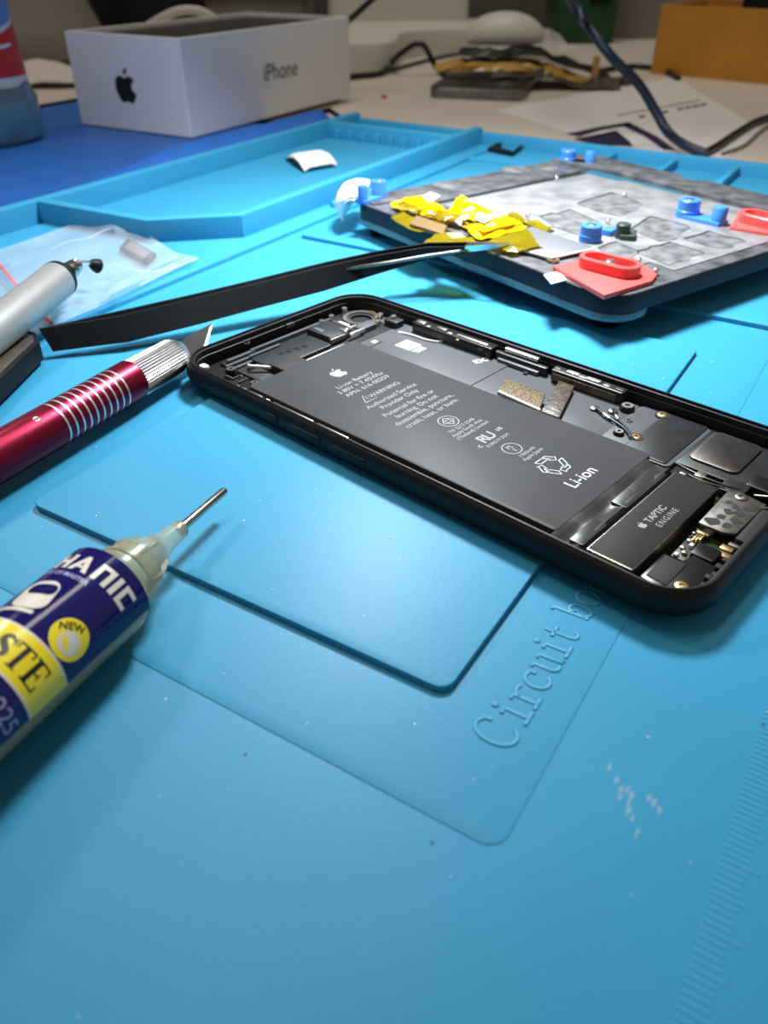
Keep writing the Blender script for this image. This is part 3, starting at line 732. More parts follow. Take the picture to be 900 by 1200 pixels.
bl.matrix_local = Matrix.Rotation(math.radians(35), 4, 'X')

# ------------------------------------------------------------------ circuit-board fixture
FD = 36.0
FO = (-12.5, 311.3, 0.0)
FF = Frame(FO, FD)
FX = thing('board_fixture', 'grey stone-like square circuit board fixture with blue knobs and red clamps', 'fixture', FO, FD)
FS = 126.5
def fpx(x, y, z): return FF.px(x, y, z)
MB().rbox(FS/2, -FS/2, FS, FS, 9, 6.6, 11.9, .3).build('base_plate', 'fixture_black', FX, 40)
MB().rbox(FS/2, -FS/2, FS-.7, FS-.7, 8.7, 11.85, 12.05, .05).build('stone_top', 'slate', FX, 40)
MB().rbox(10, -FS/2, 21, FS+.6, 9, 4.6, 6.6, .2).build('acrylic_layer', 'acrylic', FX, 40)
MB().rbox(FS-10, -FS/2, 21, FS+.6, 9, 4.6, 6.6, .2).build('acrylic_layer', 'acrylic', FX, 40)
for p_, q_ in ((8, 8), (FS-8, 8), (10, FS-10), (FS-8, FS-8)):
    zb = -.0 if True else 0
    MB().lathe([(0, 4), (4.7, 4.6)], (p_, -q_, 0), (0, 0, 1), 20).build('foot', 'tool_black', FX, 40)
# raised rims along the far edges
MB().prism([(2, -1), (104, -1), (104, -20), (84, -20.5), (84, -22), (16, -23), (16, -14), (2, -12)], 12, 12.7, .3).build('rim_bar', 'slate', FX, 40)
MB().prism([(104, -1), (118, -1), (125.5, -9), (125.5, -52), (121.5, -56), (121.5, -60), (125.5, -64), (125.5, -125), (108, -125), (108, -24), (104, -20)], 12, 13.6, .4).build('rim_bar', 'slate', FX, 40)
MB().prism([(22, -24.5), (101, -24.5), (101, -40), (105, -44), (105, -121), (32, -121), (32, -112), (22, -112)], 12, 12.35, .15).build('inlay_plate', 'inlay', FX, 40)
MB().prism([(101.5, -22), (106.5, -22), (106.5, -68), (103.5, -68), (103.5, -42), (101.5, -40)], 12, 12.5, .1).build('teal_slot', 'teal', FX, 40)
MB().prism([(20, -22.8), (100, -21.2), (100, -24.4), (20, -25.4)], 12.2, 12.45).build('channel', 'groove_black', FX)
for x, y, r in ((524, 216, 5.5), (605, 198, 6.0), (640, 196, 5.0), (700, 192, 4.0)):
    c = fpx(x, y, 12.8)
    MB().lathe([(0, r), (.25, r*.93)], (c.x, c.y, 12.6), (0, 0, 1), 24).build('well', 'pocket', FX, 40)
# chip pockets: black outline below stands in for recess shade, stone pad above, pad set towards the viewer
for pts in ([(632, 253), (640, 251), (646, 249), (652, 250), (668, 245), (684, 252), (702, 260), (690, 268), (676, 274), (652, 266)],
            [(676, 238), (690, 233), (704, 229), (716, 225), (735, 231), (752, 238), (742, 246), (724, 252), (700, 247)],
            [(738, 268), (748, 262), (753, 258), (762, 253), (784, 258), (808, 265), (796, 272), (790, 279), (770, 281), (756, 275)],
            [(744, 294), (758, 291), (762, 288), (772, 287), (785, 283), (800, 288), (824, 295), (808, 299), (806, 304), (792, 305), (782, 309), (764, 302)],
            [(800, 279), (812, 276), (820, 274), (830, 270), (848, 276), (872, 281), (858, 284), (856, 288), (840, 289), (828, 287)],
            [(700, 290), (712, 285), (722, 283), (734, 288), (748, 294), (738, 300), (722, 303), (712, 297)]):
    P = [fpx(x, y, 12.4) for x, y in pts]
    c = sum(P, Vector()) / len(P)
    pk = MB().prism([(p.x, p.y) for p in P], 12.3, 12.42).build('pocket_shade', 'groove_black', FX)
    MB().prism([(p.x - .95, p.y - 1.3) for p in P], 12.4, 12.5).build('pocket_pad', 'pocket', pk)
def knob(x, y, z, r, h, arm=None):
    c = fpx(x, y, z)
    k_ = MB().lathe([(0, r), (h*.4, r), (h*.45, r*.93), (h-.3, r*.93), (h, r*.85), (h, r*.45), (h-.6, r*.4)], (c.x, c.y, 12.2), (0, 0, 1), 28).build('knob', 'knob_blue', FX, 40)
    MB().lathe([(0, r*.42), (h-.25, r*.42), (h, r*.3)], (c.x, c.y, 12.3), (0, 0, 1), 16).build('screw', 'steel', k_, 40)
    if arm:
        e = fpx(arm[0], arm[1], z); d = (e - c); d.z = 0; dn = d.normalized(); nn = Vector((-dn.y, dn.x, 0))
        P = [c + nn*r, c - nn*r, e - nn*r*.75 + dn*r*.5, e + nn*r*.75 + dn*r*.5]
        MB().prism([(p.x, p.y) for p in P], 12.2, 13.6, .3).build('knob_arm', 'knob_blue', k_, 40)
        MB().lathe([(0, r*.62), (h*.9, r*.62), (h, r*.5)], (e.x, e.y, 12.2), (0, 0, 1), 20).build('arm_peg', 'knob_blue', k_, 40)
knob(444, 226, 14, 3.1, 6.2, (425, 232))
knob(692, 276, 14, 3.6, 5.2)
knob(806, 248, 14, 4.0, 6.0, (842, 257))
knob(665, 186, 14, 3.4, 5.4, (691, 188))
c = fpx(729, 276, 13)
gk = MB().lathe([(0, 2.3), (4.2, 2.3), (4.6, 1.9)], (c.x, c.y, 12.3), (0, 0, 1), 20).build('peg', 'dark_green', FX, 40)
MB().rbox(c.x+1.5, c.y-1.2, 7.5, 5.0, .8, 12.3, 14.0, .3, 36).build('peg_base', 'dark_green', gk, 40)
c = fpx(714, 272, 13)
MB().rbox(c.x, c.y, 5, 3.6, .6, 12.3, 14.2, .3, 20).build('slide', 'knob_blue', FX, 40)
for x, y in ((712, 262), (731, 231), (652, 211), (618, 255), (768, 320), (748, 308)):
    c = fpx(x, y, 12.6)
    MB().lathe([(0, .85), (1.7, .85), (2.0, .5)], (c.x, c.y, 12.2), (0, 0, 1), 14).build('pin', 'steel', FX, 40)
def clamp(pts, a, b, r, h):
    P = [fpx(x, y, 13.0) for x, y in pts]
    cl = MB().prism([(p.x, p.y) for p in P], 12.0, 13.3, .2).build('clamp', 'clamp_red', FX, 40)
    a = fpx(*a, 15.5); b = fpx(*b, 15.5); d = (b - a); d.z = 0; ang = math.atan2(d.y, d.x)
    def slot(r, z):
        out = []
        for k in range(13): t = ang - math.pi/2 + math.pi*k/12; out.append((b.x + r*math.cos(t), b.y + r*math.sin(t), z))
        for k in range(13): t = ang + math.pi/2 + math.pi*k/12; out.append((a.x + r*math.cos(t), a.y + r*math.sin(t), z))
        return out
    MB().loft([slot(r, 13.2), slot(r, 13.2+h-.3), slot(r-.3, 13.2+h), slot(r-1.4, 13.2+h), slot(r-1.5, 14.4)]).build('clamp_slot', 'clamp_red', cl, 40)
    c = a.lerp(b, .5)
    MB().lathe([(0, 1.6), (1.6, 1.6), (2.1, 1.1)], (c.x, c.y, 14.2), (0, 0, 1), 16).build('screw', 'steel', cl, 40)
clamp(((648, 313), (688, 303), (742, 303), (770, 322), (764, 330), (708, 347)), (697, 303), (733, 312), 4.4, 3.2)
clamp(((855, 267), (868, 246), (915, 250), (930, 268), (912, 276)), (884, 252), (925, 262), 4.6, 3.2)
P = [fpx(x, y, 12.2) for x, y in ((637, 322), (655, 318), (664, 328), (646, 333))]
MB().prism([(p.x, p.y) for p in P], 12.0, 12.3).build('white_label', 'white_plastic', FX)
# white soft pad hanging over the left corner
pad = [[(396, 226, 12.2), (404, 214, 13.2), (420, 209, 13.4), (434, 211, 13.2)], [(393, 236, 10.5), (402, 224, 14.0), (416, 219, 14.4), (430, 220, 13.6)], [(396, 246, 8.0), (402, 236, 12.6), (410, 230, 14.0), (424, 228, 13.2)], [(402, 256, 5.6), (405, 248, 7.4), (409, 242, 9.6), (413, 234, 12.4)]]
g = [cat_rom([fpx(*q) for q in r], 3, False) for r in pad]
g = [list(c_) for c_ in zip(*[cat_rom(list(c_), 3, False) for c_ in zip(*g)])]
MB().sheet(g, 1.2).build('soft_pad', 'white_putty', FX, 60)

# ------------------------------------------------------------------ taped circuit board lying on the fixture
bo = fpx(600, 275, 12.5)
LB = thing('taped_circuit_board', 'small circuit board wrapped in crumpled yellow tape on the grey fixture', 'circuit board', un(600, 275, 12.5), FD)
LF = Frame(un(600, 275, 12.5), FD)
def lpx(x, y, z): return LF.px(x, y, z)
def lprism(name, pts, z0, z1, m, bev=.05, parent=LB):
    return MB().prism([lpx(x, y, z1)[:2] for x, y in pts], z0-12.5, z1-12.5, bev).build(name, m, parent, 40)
pc = lprism('board', [(470, 246), (520, 240), (622, 266), (697, 290), (646, 304), (590, 288), (520, 268)], 12.55, 13.0, 'slate')
lprism('shield', [(598, 288), (622, 265), (694, 290), (684, 293), (647, 300)], 13.0, 13.5, 'shield_grey', .1, pc)
lprism('shield_rim', [(597, 289), (600, 287), (648, 299.5), (695, 289.5), (697, 291), (647, 302)], 12.9, 13.4, 'white_plastic', .05, pc)
c = lpx(648, 304, 12.8)
MB().ring(c.x, c.y, 1.0, 1.9, -.1, .5).build('ring_terminal', 'gold', pc, 40)
lprism('brown_component', [(488, 252), (524, 264), (519, 274), (480, 262)], 13.0, 14.2, 'tan', .15, pc)
lprism('dark_component', [(668, 308), (676, 305), (690, 309), (680, 313)], 12.6, 13.2, 'groove_black', .05, pc)
def tape(rows, m='kapton', amp=1.0):
    """rows of (px, py, height) points: one crumpled strip of tape"""
    g0 = [[lpx(x, y, z) for x, y, z in r] for r in rows]
    random.seed(len(rows)*31 + int(rows[0][0][0])); K = 3; nr, nc = (len(g0)-1)*K + 1, (len(g0[0])-1)*K + 1; g = []
    for i in range(nr):
        row = []
        for j in range(nc):
            a, b = min(i//K, len(g0)-2), min(j//K, len(g0[0])-2); u, v = i/K - a, j/K - b
            q = (g0[a][b]*(1-v) + g0[a][b+1]*v)*(1-u) + (g0[a+1][b]*(1-v) + g0[a+1][b+1]*v)*u
            row.append(q + Vector((random.uniform(-.5, .5), random.uniform(-.5, .5), random.uniform(-.35, .75)*amp)))
        g.append(row)
    return MB().sheet(g, .12).build('tape_strip', m, LB)
tape([[(458, 240, 13.4), (474, 233, 15.2), (490, 229, 15.0), (500, 233, 14.4)], [(466, 246, 13.2), (480, 240, 14.6), (498, 236, 15.6), (514, 240, 14.8)], [(478, 248, 13.4), (494, 246, 14.8), (512, 244, 15.4), (526, 250, 14.6)],
      [(496, 254, 13.6), (514, 253, 15.0), (526, 252, 15.6), (540, 258, 14.8)], [(518, 262, 13.8), (530, 261, 14.6), (540, 260, 15.0), (552, 264, 14.6)]])
tape([[(524, 248, 15.0), (534, 236, 17.2), (542, 229, 18.0)], [(534, 252, 15.2), (546, 240, 17.6), (556, 240, 16.4)], [(546, 256, 15.4), (560, 246, 16.8), (574, 246, 15.6)], [(556, 262, 14.6), (570, 254, 15.6), (580, 250, 14.2)]])
tape([[(541, 264, 14.2), (570, 258, 15.4), (592, 254, 15.0)], [(550, 272, 14.2), (580, 265, 15.2), (606, 260, 14.8)], [(562, 282, 14.0), (592, 276, 14.6), (618, 267, 14.2)]])
tape([[(562, 284, 13.9), (590, 277, 14.2), (616, 269, 13.9)], [(582, 290, 13.8), (604, 285, 14.0), (628, 281, 13.8)], [(600, 296, 13.6), (620, 293, 13.7), (640, 290, 13.6)]], 'kapton_thin')
tape([[(488, 292, 12.4), (505, 279, 13.6), (520, 272, 14.0)], [(512, 296, 12.6), (528, 284, 13.8), (545, 277, 14.2)], [(548, 299, 12.8), (556, 292, 13.6), (566, 286, 14.0)]], 'kapton_thin')
tape([[(456, 254, 13.0), (472, 250, 13.6), (486, 254, 13.6)], [(474, 266, 12.9), (490, 262, 13.4), (506, 264, 13.4)], [(492, 274, 12.8), (504, 270, 13.2), (520, 270, 13.3)]], 'kapton_thin')
tape([[(588, 254, 13.6), (600, 250, 13.7)], [(612, 263, 13.5), (622, 258, 13.6)], [(640, 272, 13.4), (650, 266, 13.4)]], 'kapton_thin')
tape([[(500, 252, 15.2), (512, 246, 16.4)], [(520, 257, 15.4), (528, 249, 17.0)], [(540, 262, 15.2), (548, 254, 16.4)]], 'kapton_thin', 1.4)
tape([[(462, 240, 14.8), (470, 236, 16.0)], [(474, 246, 14.8), (482, 240, 16.0)], [(490, 250, 14.8), (494, 244, 15.6)]], 'kapton_thin', 1.2)
tape([[(556, 268, 15.2), (590, 258, 16.0), (602, 256, 15.6)], [(566, 274, 15.0), (596, 265, 15.8), (610, 262, 15.2)]], 'kapton', 1.0)
lprism('foil_piece', [(490, 232), (504, 225), (516, 229), (502, 238)], 15.2, 15.5, 'white_plastic')
lprism('foil_piece', [(556, 256), (566, 249), (578, 255), (568, 261)], 15.6, 15.9, 'white_plastic')

# ------------------------------------------------------------------ tweezers
TW = thing('tweezers', 'black tweezers with bare steel tips resting on the fixture edge', 'tweezers', un(50, 400, 0), 0)
TO = un(50, 400, 0)
def tw_arm(bottom, top, th, name):
    """blade of the tweezers: lower and upper outline given by photo points at rising height"""
    mb = MB(); n = len(bottom); loops = []
    for (bx, by, bz), (tx_, ty, tz) in zip(bottom, top):
        b = un(bx, by, bz) - TO; t = un(tx_, ty, tz) - TO
        loops.append((b, t))
    ring = []
    for i, (b, t) in enumerate(loops):
        d = (loops[min(i+1, n-1)][0] - loops[max(i-1, 0)][0]); d.z = 0; d.normalize()
        nn = Vector((-d.y, d.x, 0)) * th * (1 if i < n-1 else .5)
        ring.append([b, b + nn, t + nn, t])
    return mb.loft(ring)
bot = [(62, 412, .6), (150, 401, 1.2), (230, 381, 2.2), (300, 362, 3.6), (380, 341, 5.4), (440, 322, 7.4), (500, 304, 10.6), (545, 296, 13.2)]
top = [(46, 386, 6.4), (140, 371, 7.0), (220, 352, 8.0), (300, 333, 9.4), (380, 313, 11.2), (440, 300, 12.6), (500, 290, 14.4), (545, 289, 15.2)]
ar = tw_arm(bot, top, .9, 'arm').build('arm', 'tool_black', TW, 30)
tw_arm([(545, 296, 13.2), (575, 292, 13.9), (602, 287.5, 14.4)], [(545, 289, 15.2), (575, 287, 15.2), (602, 286, 14.9)], .7, 'tip').build('steel_tip', 'steel', ar, 30)
bot2 = [(x, y - 7, z + 1.0) for x, y, z in bot[2:]]; top2 = [(x + 2, y - 5, z + .7) for x, y, z in top[2:]]
bot2.insert(0, (62, 410, .8)); top2.insert(0, (48, 386, 6.4))
ar2 = tw_arm(bot2, top2, .9, 'arm').build('arm', 'tool_black', TW, 30)
tw_arm([(545, 289, 14.2), (575, 289, 14.4), (600, 286.5, 14.6)], [(547, 284, 15.9), (575, 284.5, 15.5), (600, 285.5, 15.0)], .7, 'tip').build('steel_tip', 'steel', ar2, 30)
# highlight line along the near arm, shaped as a thin steel tube
P = [un(x, y, z) - TO for x, y, z in ((372, 321, 9.0), (420, 313, 10.2), (460, 307, 11.4), (500, 300, 12.8), (548, 293, 14.0))]
MB().tube(P, .45, 6, rr=[.15, .45, .5, .55, .4]).build('edge_highlight', 'dull_steel', ar, 60)

# ------------------------------------------------------------------ vacuum pen, clip and small bag
PNF, PNT = Vector((-92.19, 225.33, 12.0)), Vector((-88.99, 241.82, 13.0))
pd_ = (PNT - PNF).normalized(); py_ = Vector((0, 0, 1)).cross(pd_).normalized(); pz_ = pd_.cross(py_)
VP = thing('vacuum_pen', 'satin silver vacuum pick-up pen with a bent metal tip and black cup', 'tool')
Mx = Matrix((pd_, py_, pz_)).transposed().to_4x4(); Mx.translation = PNF * S
VP.matrix_world = Mx
MB().lathe([(-118, 4.2), (-117, 5.1), (-.8, 5.2), (0, 4.9)], (0, 0, 0), AX, 40).build('barrel', 'satin_silver', VP, 35)
MB().lathe([(-.6, 5.26), (.9, 5.1), (1.3, 4.4), (2.6, 3.4), (4.0, 2.8), (5.0, 2.0)], (0, 0, 0), AX, 28).build('nose_cone', 'tool_black', VP, 35)
MB().lathe([(4.6, 2.0), (5.0, 2.6), (6.4, 2.6), (6.8, 1.8), (7.4, 2.4), (8.8, 2.3), (9.4, 1.5), (10.4, 2.0), (11.4, 1.2)], (0, 0, 0), AX, 20).build('metal_nozzle', 'needle', VP, 35)
MB().tube(cat_rom([(11, 0, 0), (13, -.2, -.2), (15, -.8, -.9), (16.2, -1.2, -1.6)], 4, False), .6, 10).build('bent_tube', 'steel', VP, 60)
MB().lathe([(0, .8), (.8, 1.4), (2.2, 2.0), (3.2, 2.2), (3.2, 1.6), (2.2, 1.0)], (15.8, -1.1, -1.4), (.75, -.3, -.55), 24).build('suction_cup', 'tool_black', VP, 35)

CL = thing('tool_clip', 'flat black tool end with a bronze glassy face beside the silver pen', 'tool', un(22, 420, 0), 0)
CO = un(22, 420, 0)
def cpx(x, y, z): return un(x, y, z) - CO
P = [(-60, 470), (-60, 440), (0, 403), (24, 384), (42, 389), (46, 400), (20, 425), (0, 444), (-50, 490)]
MB().prism([cpx(x, y, 5.0)[:2] for x, y in P], 0.0, 5.0, .5).build('body', 'tool_black', CL, 40)
P = [(-55, 468), (-55, 446), (0, 408), (25, 389), (38, 393), (40, 399), (16, 421), (0, 437), (-48, 480)]
MB().prism([cpx(x, y, 5.25)[:2] for x, y in P], 4.95, 5.25, .1).build('glass_face', 'bronze_glass', CL, 40)

BO = un(110, 310, 0)
BG = thing('zip_bag', 'small clear plastic zip bag with red seal lying in the blue tray', 'bag', BO, 0)
random.seed(11)
corner = [[(-60, 312), (30, 282), (120, 250), (160, 256)], [(-55, 345), (45, 310), (130, 282), (178, 278)], [(-40, 385), (60, 345), (140, 320), (206, 296)], [(-20, 425), (55, 385), (120, 358), (232, 302)]]
def bagpt(u, v):
    i, j = min(2, int(u*3)), min(2, int(v*3)); fu, fv = u*3 - i, v*3 - j
    g = lambda a, b: Vector(corner[a][b])
    p = (g(i, j)*(1-fv) + g(i, j+1)*fv)*(1-fu) + (g(i+1, j)*(1-fv) + g(i+1, j+1)*fv)*fu
    return p
def bag_sheet(name, lift, amp, seed):
    random.seed(seed); rows = []
    ph = [random.uniform(0, 6.3) for _ in range(6)]
    for i in range(22):
        row = []
        for j in range(26):
            u, v = i/21, j/25
            p = bagpt(u*.999, v*.999)
            e = min(u, 1-u, v, 1-v)
            z = .9 + lift*min(1, e*5) + amp*abs(math.sin(9*u + 5*v + ph[0]) * math.sin(4*u - 11*v + ph[1])) + .35*amp*abs(math.sin(25*u + ph[2]) * math.sin(19*v + ph[3]))
            row.append(un(p.x, p.y, z) - BO)
        rows.append(row)
    mb = MB()
    vs = [[mb.bm.verts.new(p) for p in r] for r in rows]
    for i in range(21):
        for j in range(25): mb.bm.faces.new((vs[i][j], vs[i][j+1], vs[i+1][j+1], vs[i+1][j]))
    return mb.build(name, 'poly_bag', BG, 50)
bag_sheet('lower_film', .1, .3, 1)
bag_sheet('upper_film', 1.6, 2.2, 2)
P = [un(x, y, z) - BO for x, y, z in ((-8, 300, 2.6), (6, 318, 2.8), (21, 336, 2.8), (40, 362, 2.4), (62, 380, 2.0))]
MB().tube(P, .55, 6, flat=.5).build('zip_seal', 'zip_red', BG, 60)
P = [un(x, y, z) - BO for x, y, z in ((133, 309, 2.8), (150, 314, 3.2), (175, 318, 2.6), (204, 313, 2.0), (232, 303, 1.4))]
MB().tube(cat_rom(P, 4, False), .18, 6, flat=.6).build('bag_fold', 'poly_bag_rim', BG, 60)
P = [un(x, y, z) - BO for x, y, z in ((60, 292, 3.4), (80, 283, 3.8), (104, 279, 3.6), (128, 268, 3.2), (166, 270, 2.8))]
MB().tube(cat_rom(P, 4, False), .18, 6, flat=.6).build('bag_fold', 'poly_bag_rim', BG, 60)
cp = [un(x, y, 2.4) for x, y in ((140, 290), (150, 279), (183, 297), (172, 307))]
co = sum(cp, Vector()) / 4
CH = thing('chip_module', 'small grey rectangular chip inside the clear plastic bag', 'chip', (co.x, co.y, 1.2), 0)
MB().prism([(p.x - co.x, p.y - co.y) for p in cp], 0, 1.3, .15).build('case', 'dark_grey', CH, 40)
MB().prism([((p.x - co.x)*.72, (p.y - co.y)*.72) for p in cp], 1.28, 1.42).build('face', 'tan_grey', CH)

# ------------------------------------------------------------------ small things in the trays
KO = un(365, 192, 0)
KC = thing('curved_cap', 'small curved white cap with a black edge in the blue tray', 'cap', KO, 0)
cs = [un(x, y, 0) - KO for x, y in ((336, 188), (357, 203), (395, 196), (376, 183))]
g = []
for i in range(9):
    t = i / 8; a = cs[0].lerp(cs[1], t); b = cs[3].lerp(cs[2], t); hz = 1.2 + 4.2*math.sin(math.pi*(.12 + .76*(1-t)))
    g.append([a.lerp(b, k/6) + Vector((0, 0, hz - (1.4 if k in (0, 6) else 0))) for k in range(7)])
MB().sheet(g, .7).build('cap_shell', 'white_plastic', KC, 50)
g2 = [[r[0] + Vector((-.5, 0, -.4)), r[0] + Vector((-.4, -.2, -r[0].z - .0 + .05))] for r in g]
MB().sheet(g2, .3).build('cap_side', 'tool_black', KC, 50)
QO = un(592, 178, -.4)
QP = [un(x, y, -.4) - QO for x, y in ((571, 178), (590, 167), (618, 171), (601, 184))]
o = thing('square_bracket', 'small black square bracket lying in the back tray', 'bracket', QO, 0)
for k in range(4):
    a, b = QP[k], QP[(k+1) % 4]; c = sum(QP, Vector())/4
    wd = .62 if k != 2 else .8
    MB().prism([a[:2], b[:2], (c + (b-c)*wd)[:2], (c + (a-c)*wd)[:2]], 0, 2.0, .2).build('side_bar', 'tool_black', o, 40)

# ------------------------------------------------------------------ blue nylon pouch and white phone box
BGX = thing('nylon_pouch', 'flat bright blue nylon pouch with black binding beneath the white box', 'pouch', mw(-400, 300, DZ), TH)
rows = []
for i in range(40):
    row = []
    for j in range(30):
        b = 60 + 375*i/39; a = -291 - 235*j/29
        e = min((435-b)/14, (b-60)/14, (-291-a)/7, (a+526)/14, 1); e = max(0, e)
        roll = 12.0*math.exp(-((a+308)/12)**2)*max(0, min(1, (b-215)/90))
        z = .5 + 2.0*math.sqrt(e) + roll*min(1, math.sqrt(max(0, (435-b)/6))) + .45*math.sin(a/13 + b/37)*e*(1 if b < 330 or a > -330 else 0)
        row.append((a + 400, b - 300, z))
    rows.append(row)
MB().sheet(rows, .5).build('fabric', 'nylon_blue', BGX, 60)
P = [(-291.5 - k*5.5 + 400, 435.5 - 300, 1.4 + 11.0*math.exp(-((-291-k*5.5+308)/12)**2)) for k in range(43)]
MB().tube(P, 1.5, 8).build('black_binding', 'tool_black', BGX, 60)
P = [(-526 + 400, 62 - 300 + k*9.3, 1.4) for k in range(41)]
MB().tube(P, 1.4, 8).build('black_binding', 'tool_black', BGX, 60)

BZ = DZ + 3.2
M0 = Vector((-109.84, 500.1, BZ))
BX = thing('phone_box', 'white cardboard phone box with black fruit logo and open dark top', 'box', M0, 60.26)
bl_, bw_, bh_ = 173.0, 87.4, 48.9
bb = MB()
P0 = rrect(bl_, bw_, .8, 3); cxy = (bl_/2, bw_/2)
lp_ = lambda ins, z: [(cxy[0] + x*(bl_-2*ins)/bl_, cxy[1] + y*(bw_-2*ins)/bw_, z) for x, y in P0]
bb.loft([lp_(0, 0), lp_(0, bh_), lp_(3.6, bh_), lp_(3.6, bh_-3)]).build('box_body', 'box_white', BX)
MB().box(4, bl_-4, 4, bw_-4, bh_-4, bh_-2.2).build('dark_insert', 'box_insert', BX)
lg = MB()
for sh in (APPLE, LEAF): lg.prism([(x*17, y*17) for x, y in sh], -.05, .12)
o = lg.build('printed_logo', 'label_black', BX)
o.matrix_local = Matrix.Translation(Vector((0, bw_*.52, bh_*.47))*S) @ Matrix.Rotation(math.radians(-90), 4, 'Z') @ Matrix.Rotation(math.radians(90), 4, 'X')
tx = MB(); put_text(tx, 'iPhone', 13.5, 0, 0, .1, 0, .02)
o = tx.build('printed_text', 'ink_black', BX)
o.matrix_local = Matrix.Translation(Vector((bl_*.52, -.1, bh_*.50))*S) @ Matrix.Rotation(math.radians(90), 4, 'X')

# ------------------------------------------------------------------ bottle at the left edge
BC = un(-14, 166, DZ+2.5) + Vector((2, 4, 0))
BTL = thing('plastic_bottle', 'clear bluish plastic bottle with colourful label at the left edge', 'bottle', (BC.x, BC.y, DZ + 2.6))
BR = 28
MB().lathe([(0, BR-6), (1, BR-2), (5, BR), (22, BR), (26, BR-2.4), (30, BR-3), (110, BR-8), (128, 13), (150, 12), (150, 10)], (0, 0, 0), (0, 0, 1), 48).build('bottle_body', 'bottle_clear', BTL, 40)
MB().lathe([(1.5, BR-8), (3, BR-3), (21, BR-2), (21, .5)], (0, 0, 0), (0, 0, 1), 40).build('liquid', 'bottle_water', BTL, 40)
MB().lathe([(148, 13), (149, 14.5), (166, 14), (168, 12)], (0, 0, 0), (0, 0, 1), 32).build('cap', 'label_blue', BTL, 40)
def brad(z): return BR - 3 - 5*(z-30)/80 + .12
def lband(name, zs, m, d0=-180, d1=180, ex=0, parent=BTL):
    mb = MB(); nn = 48; loops = []
    for f_ in zs:
        loops.append([mb.bm.verts.new(((brad(f_(k/nn)) + ex)*math.cos(math.radians(d0 + (d1-d0)*k/nn)), (brad(f_(k/nn)) + ex)*math.sin(math.radians(d0 + (d1-d0)*k/nn)), f_(k/nn))) for k in range(nn+1)])
    for a, b in zip(loops, loops[1:]):
        for k in range(nn): mb.bm.faces.new((a[k], a[k+1], b[k+1], b[k]))
    return mb.build(name, m, parent, 60)
lb = lband('label', [lambda t: 30, lambda t: 105], 'label_white')
lband('label_red_field', [lambda t: 33, lambda t: 44 + 14*t], 'label_red', -110, 20, .12, lb)
lband('label_blue_swirl', [lambda t: 47 + 14*t, lambda t: 55 + 18*t], 'label_blue', -110, 30, .12, lb)
lband('label_blue_swirl', [lambda t: 76 + 8*t, lambda t: 96 + 6*t], 'label_blue', -110, 30, .12, lb)
lband('label_green_spot', [lambda t: 82, lambda t: 91], 'label_green', -70, -35, .25, lb)
lband('label_strip', [lambda t: 45 + 2*t, lambda t: 46.5 + 2*t], 'label_white', -62, -12, .25, lb)

# ------------------------------------------------------------------ things at the back of the desk
def bgthing(name, label, cat, o): return thing(name, label, cat, o, 0)
# pale device base
o0 = un(430, 85, DZ)
DB = bgthing('device_stand', 'pale grey rounded device stand behind the white box', 'stand', o0)
MB().prism([(p[0], p[1]) for p in cat_rom([(-60, 30), (-40, 0), (10, -4), (26, 20), (34, 90), (70, 130), (130, 140), (165, 165), (160, 220), (60, 270), (-70, 250)], 5)], 0, 24, 5).build('base', 'beige_plastic', DB, 45)
MB().prism(rotpts(rrect(150, 50, 12, 5), 6, 30, 230), 22, 160, 6).build('upright_panel', 'beige_plastic', DB, 45)
o0 = un(598, 38, DZ + 26)
MO = bgthing('mouse', 'grey rounded mouse lying on the pale stand', 'mouse', (o0.x - 14, o0.y - 70, DZ + 24))
lo = []
for t in range(9):
    a = t/8*math.pi/2; lo.append([(34*math.cos(a*.98)*math.cos(k*math.pi/14), 24*math.cos(a*.98)*math.sin(k*math.pi/14), 3 + 20*math.sin(a)) for k in range(28)])
MB().loft([[(x*.9, y*.9, 0) for x, y, z in lo[0]]] + lo).build('shell', 'beige_plastic', MO, 50)
MB().prism([(31*math.cos(k*math.pi/14), 21.5*math.sin(k*math.pi/14)) for k in range(28)], 0, 3.2).build('underside', 'dark_grey', MO)
o0 = un(618, 70, DZ)
CB = bgthing('film_wrap', 'crumpled clear plastic wrap beside the green box', 'wrap', (o0.x, o0.y + 10, DZ))
random.seed(3)
g = [[(-45 + 11*j + random.uniform(-4, 4), -25 + 11*i + random.uniform(-4, 4), 3 + 22*max(0, math.sin(math.pi*j/8)*math.sin(math.pi*i/5)) + random.uniform(0, 9)) for j in range(9)] for i in range(6)]
MB().sheet(g, .3).build('film', 'clear_film', CB)
o0 = un(645, 52, DZ)
GB = bgthing('green_box', 'dark green cardboard box standing at the back of the desk', 'box', (o0.x + 36, o0.y + 34, DZ))
MB().rbox(0, 0, 66, 60, 1.5, 0, 130, 1, 3).build('box_body', 'green_card', GB, 40)
for z in (38, 66): MB().rbox(14, -30.6, 22, 1.5, .5, z, z+9, .3, 3).build('black_print', 'tool_black', GB)
o0 = un(742, 47, DZ)
GY = bgthing('grey_case', 'plain grey case between the green box and the orange carton', 'case', (o0.x + 10, o0.y + 40, DZ))
MB().rbox(0, 0, 120, 60, 3, 0, 120, 2).build('case_body', 'grey_plastic', GY, 40)
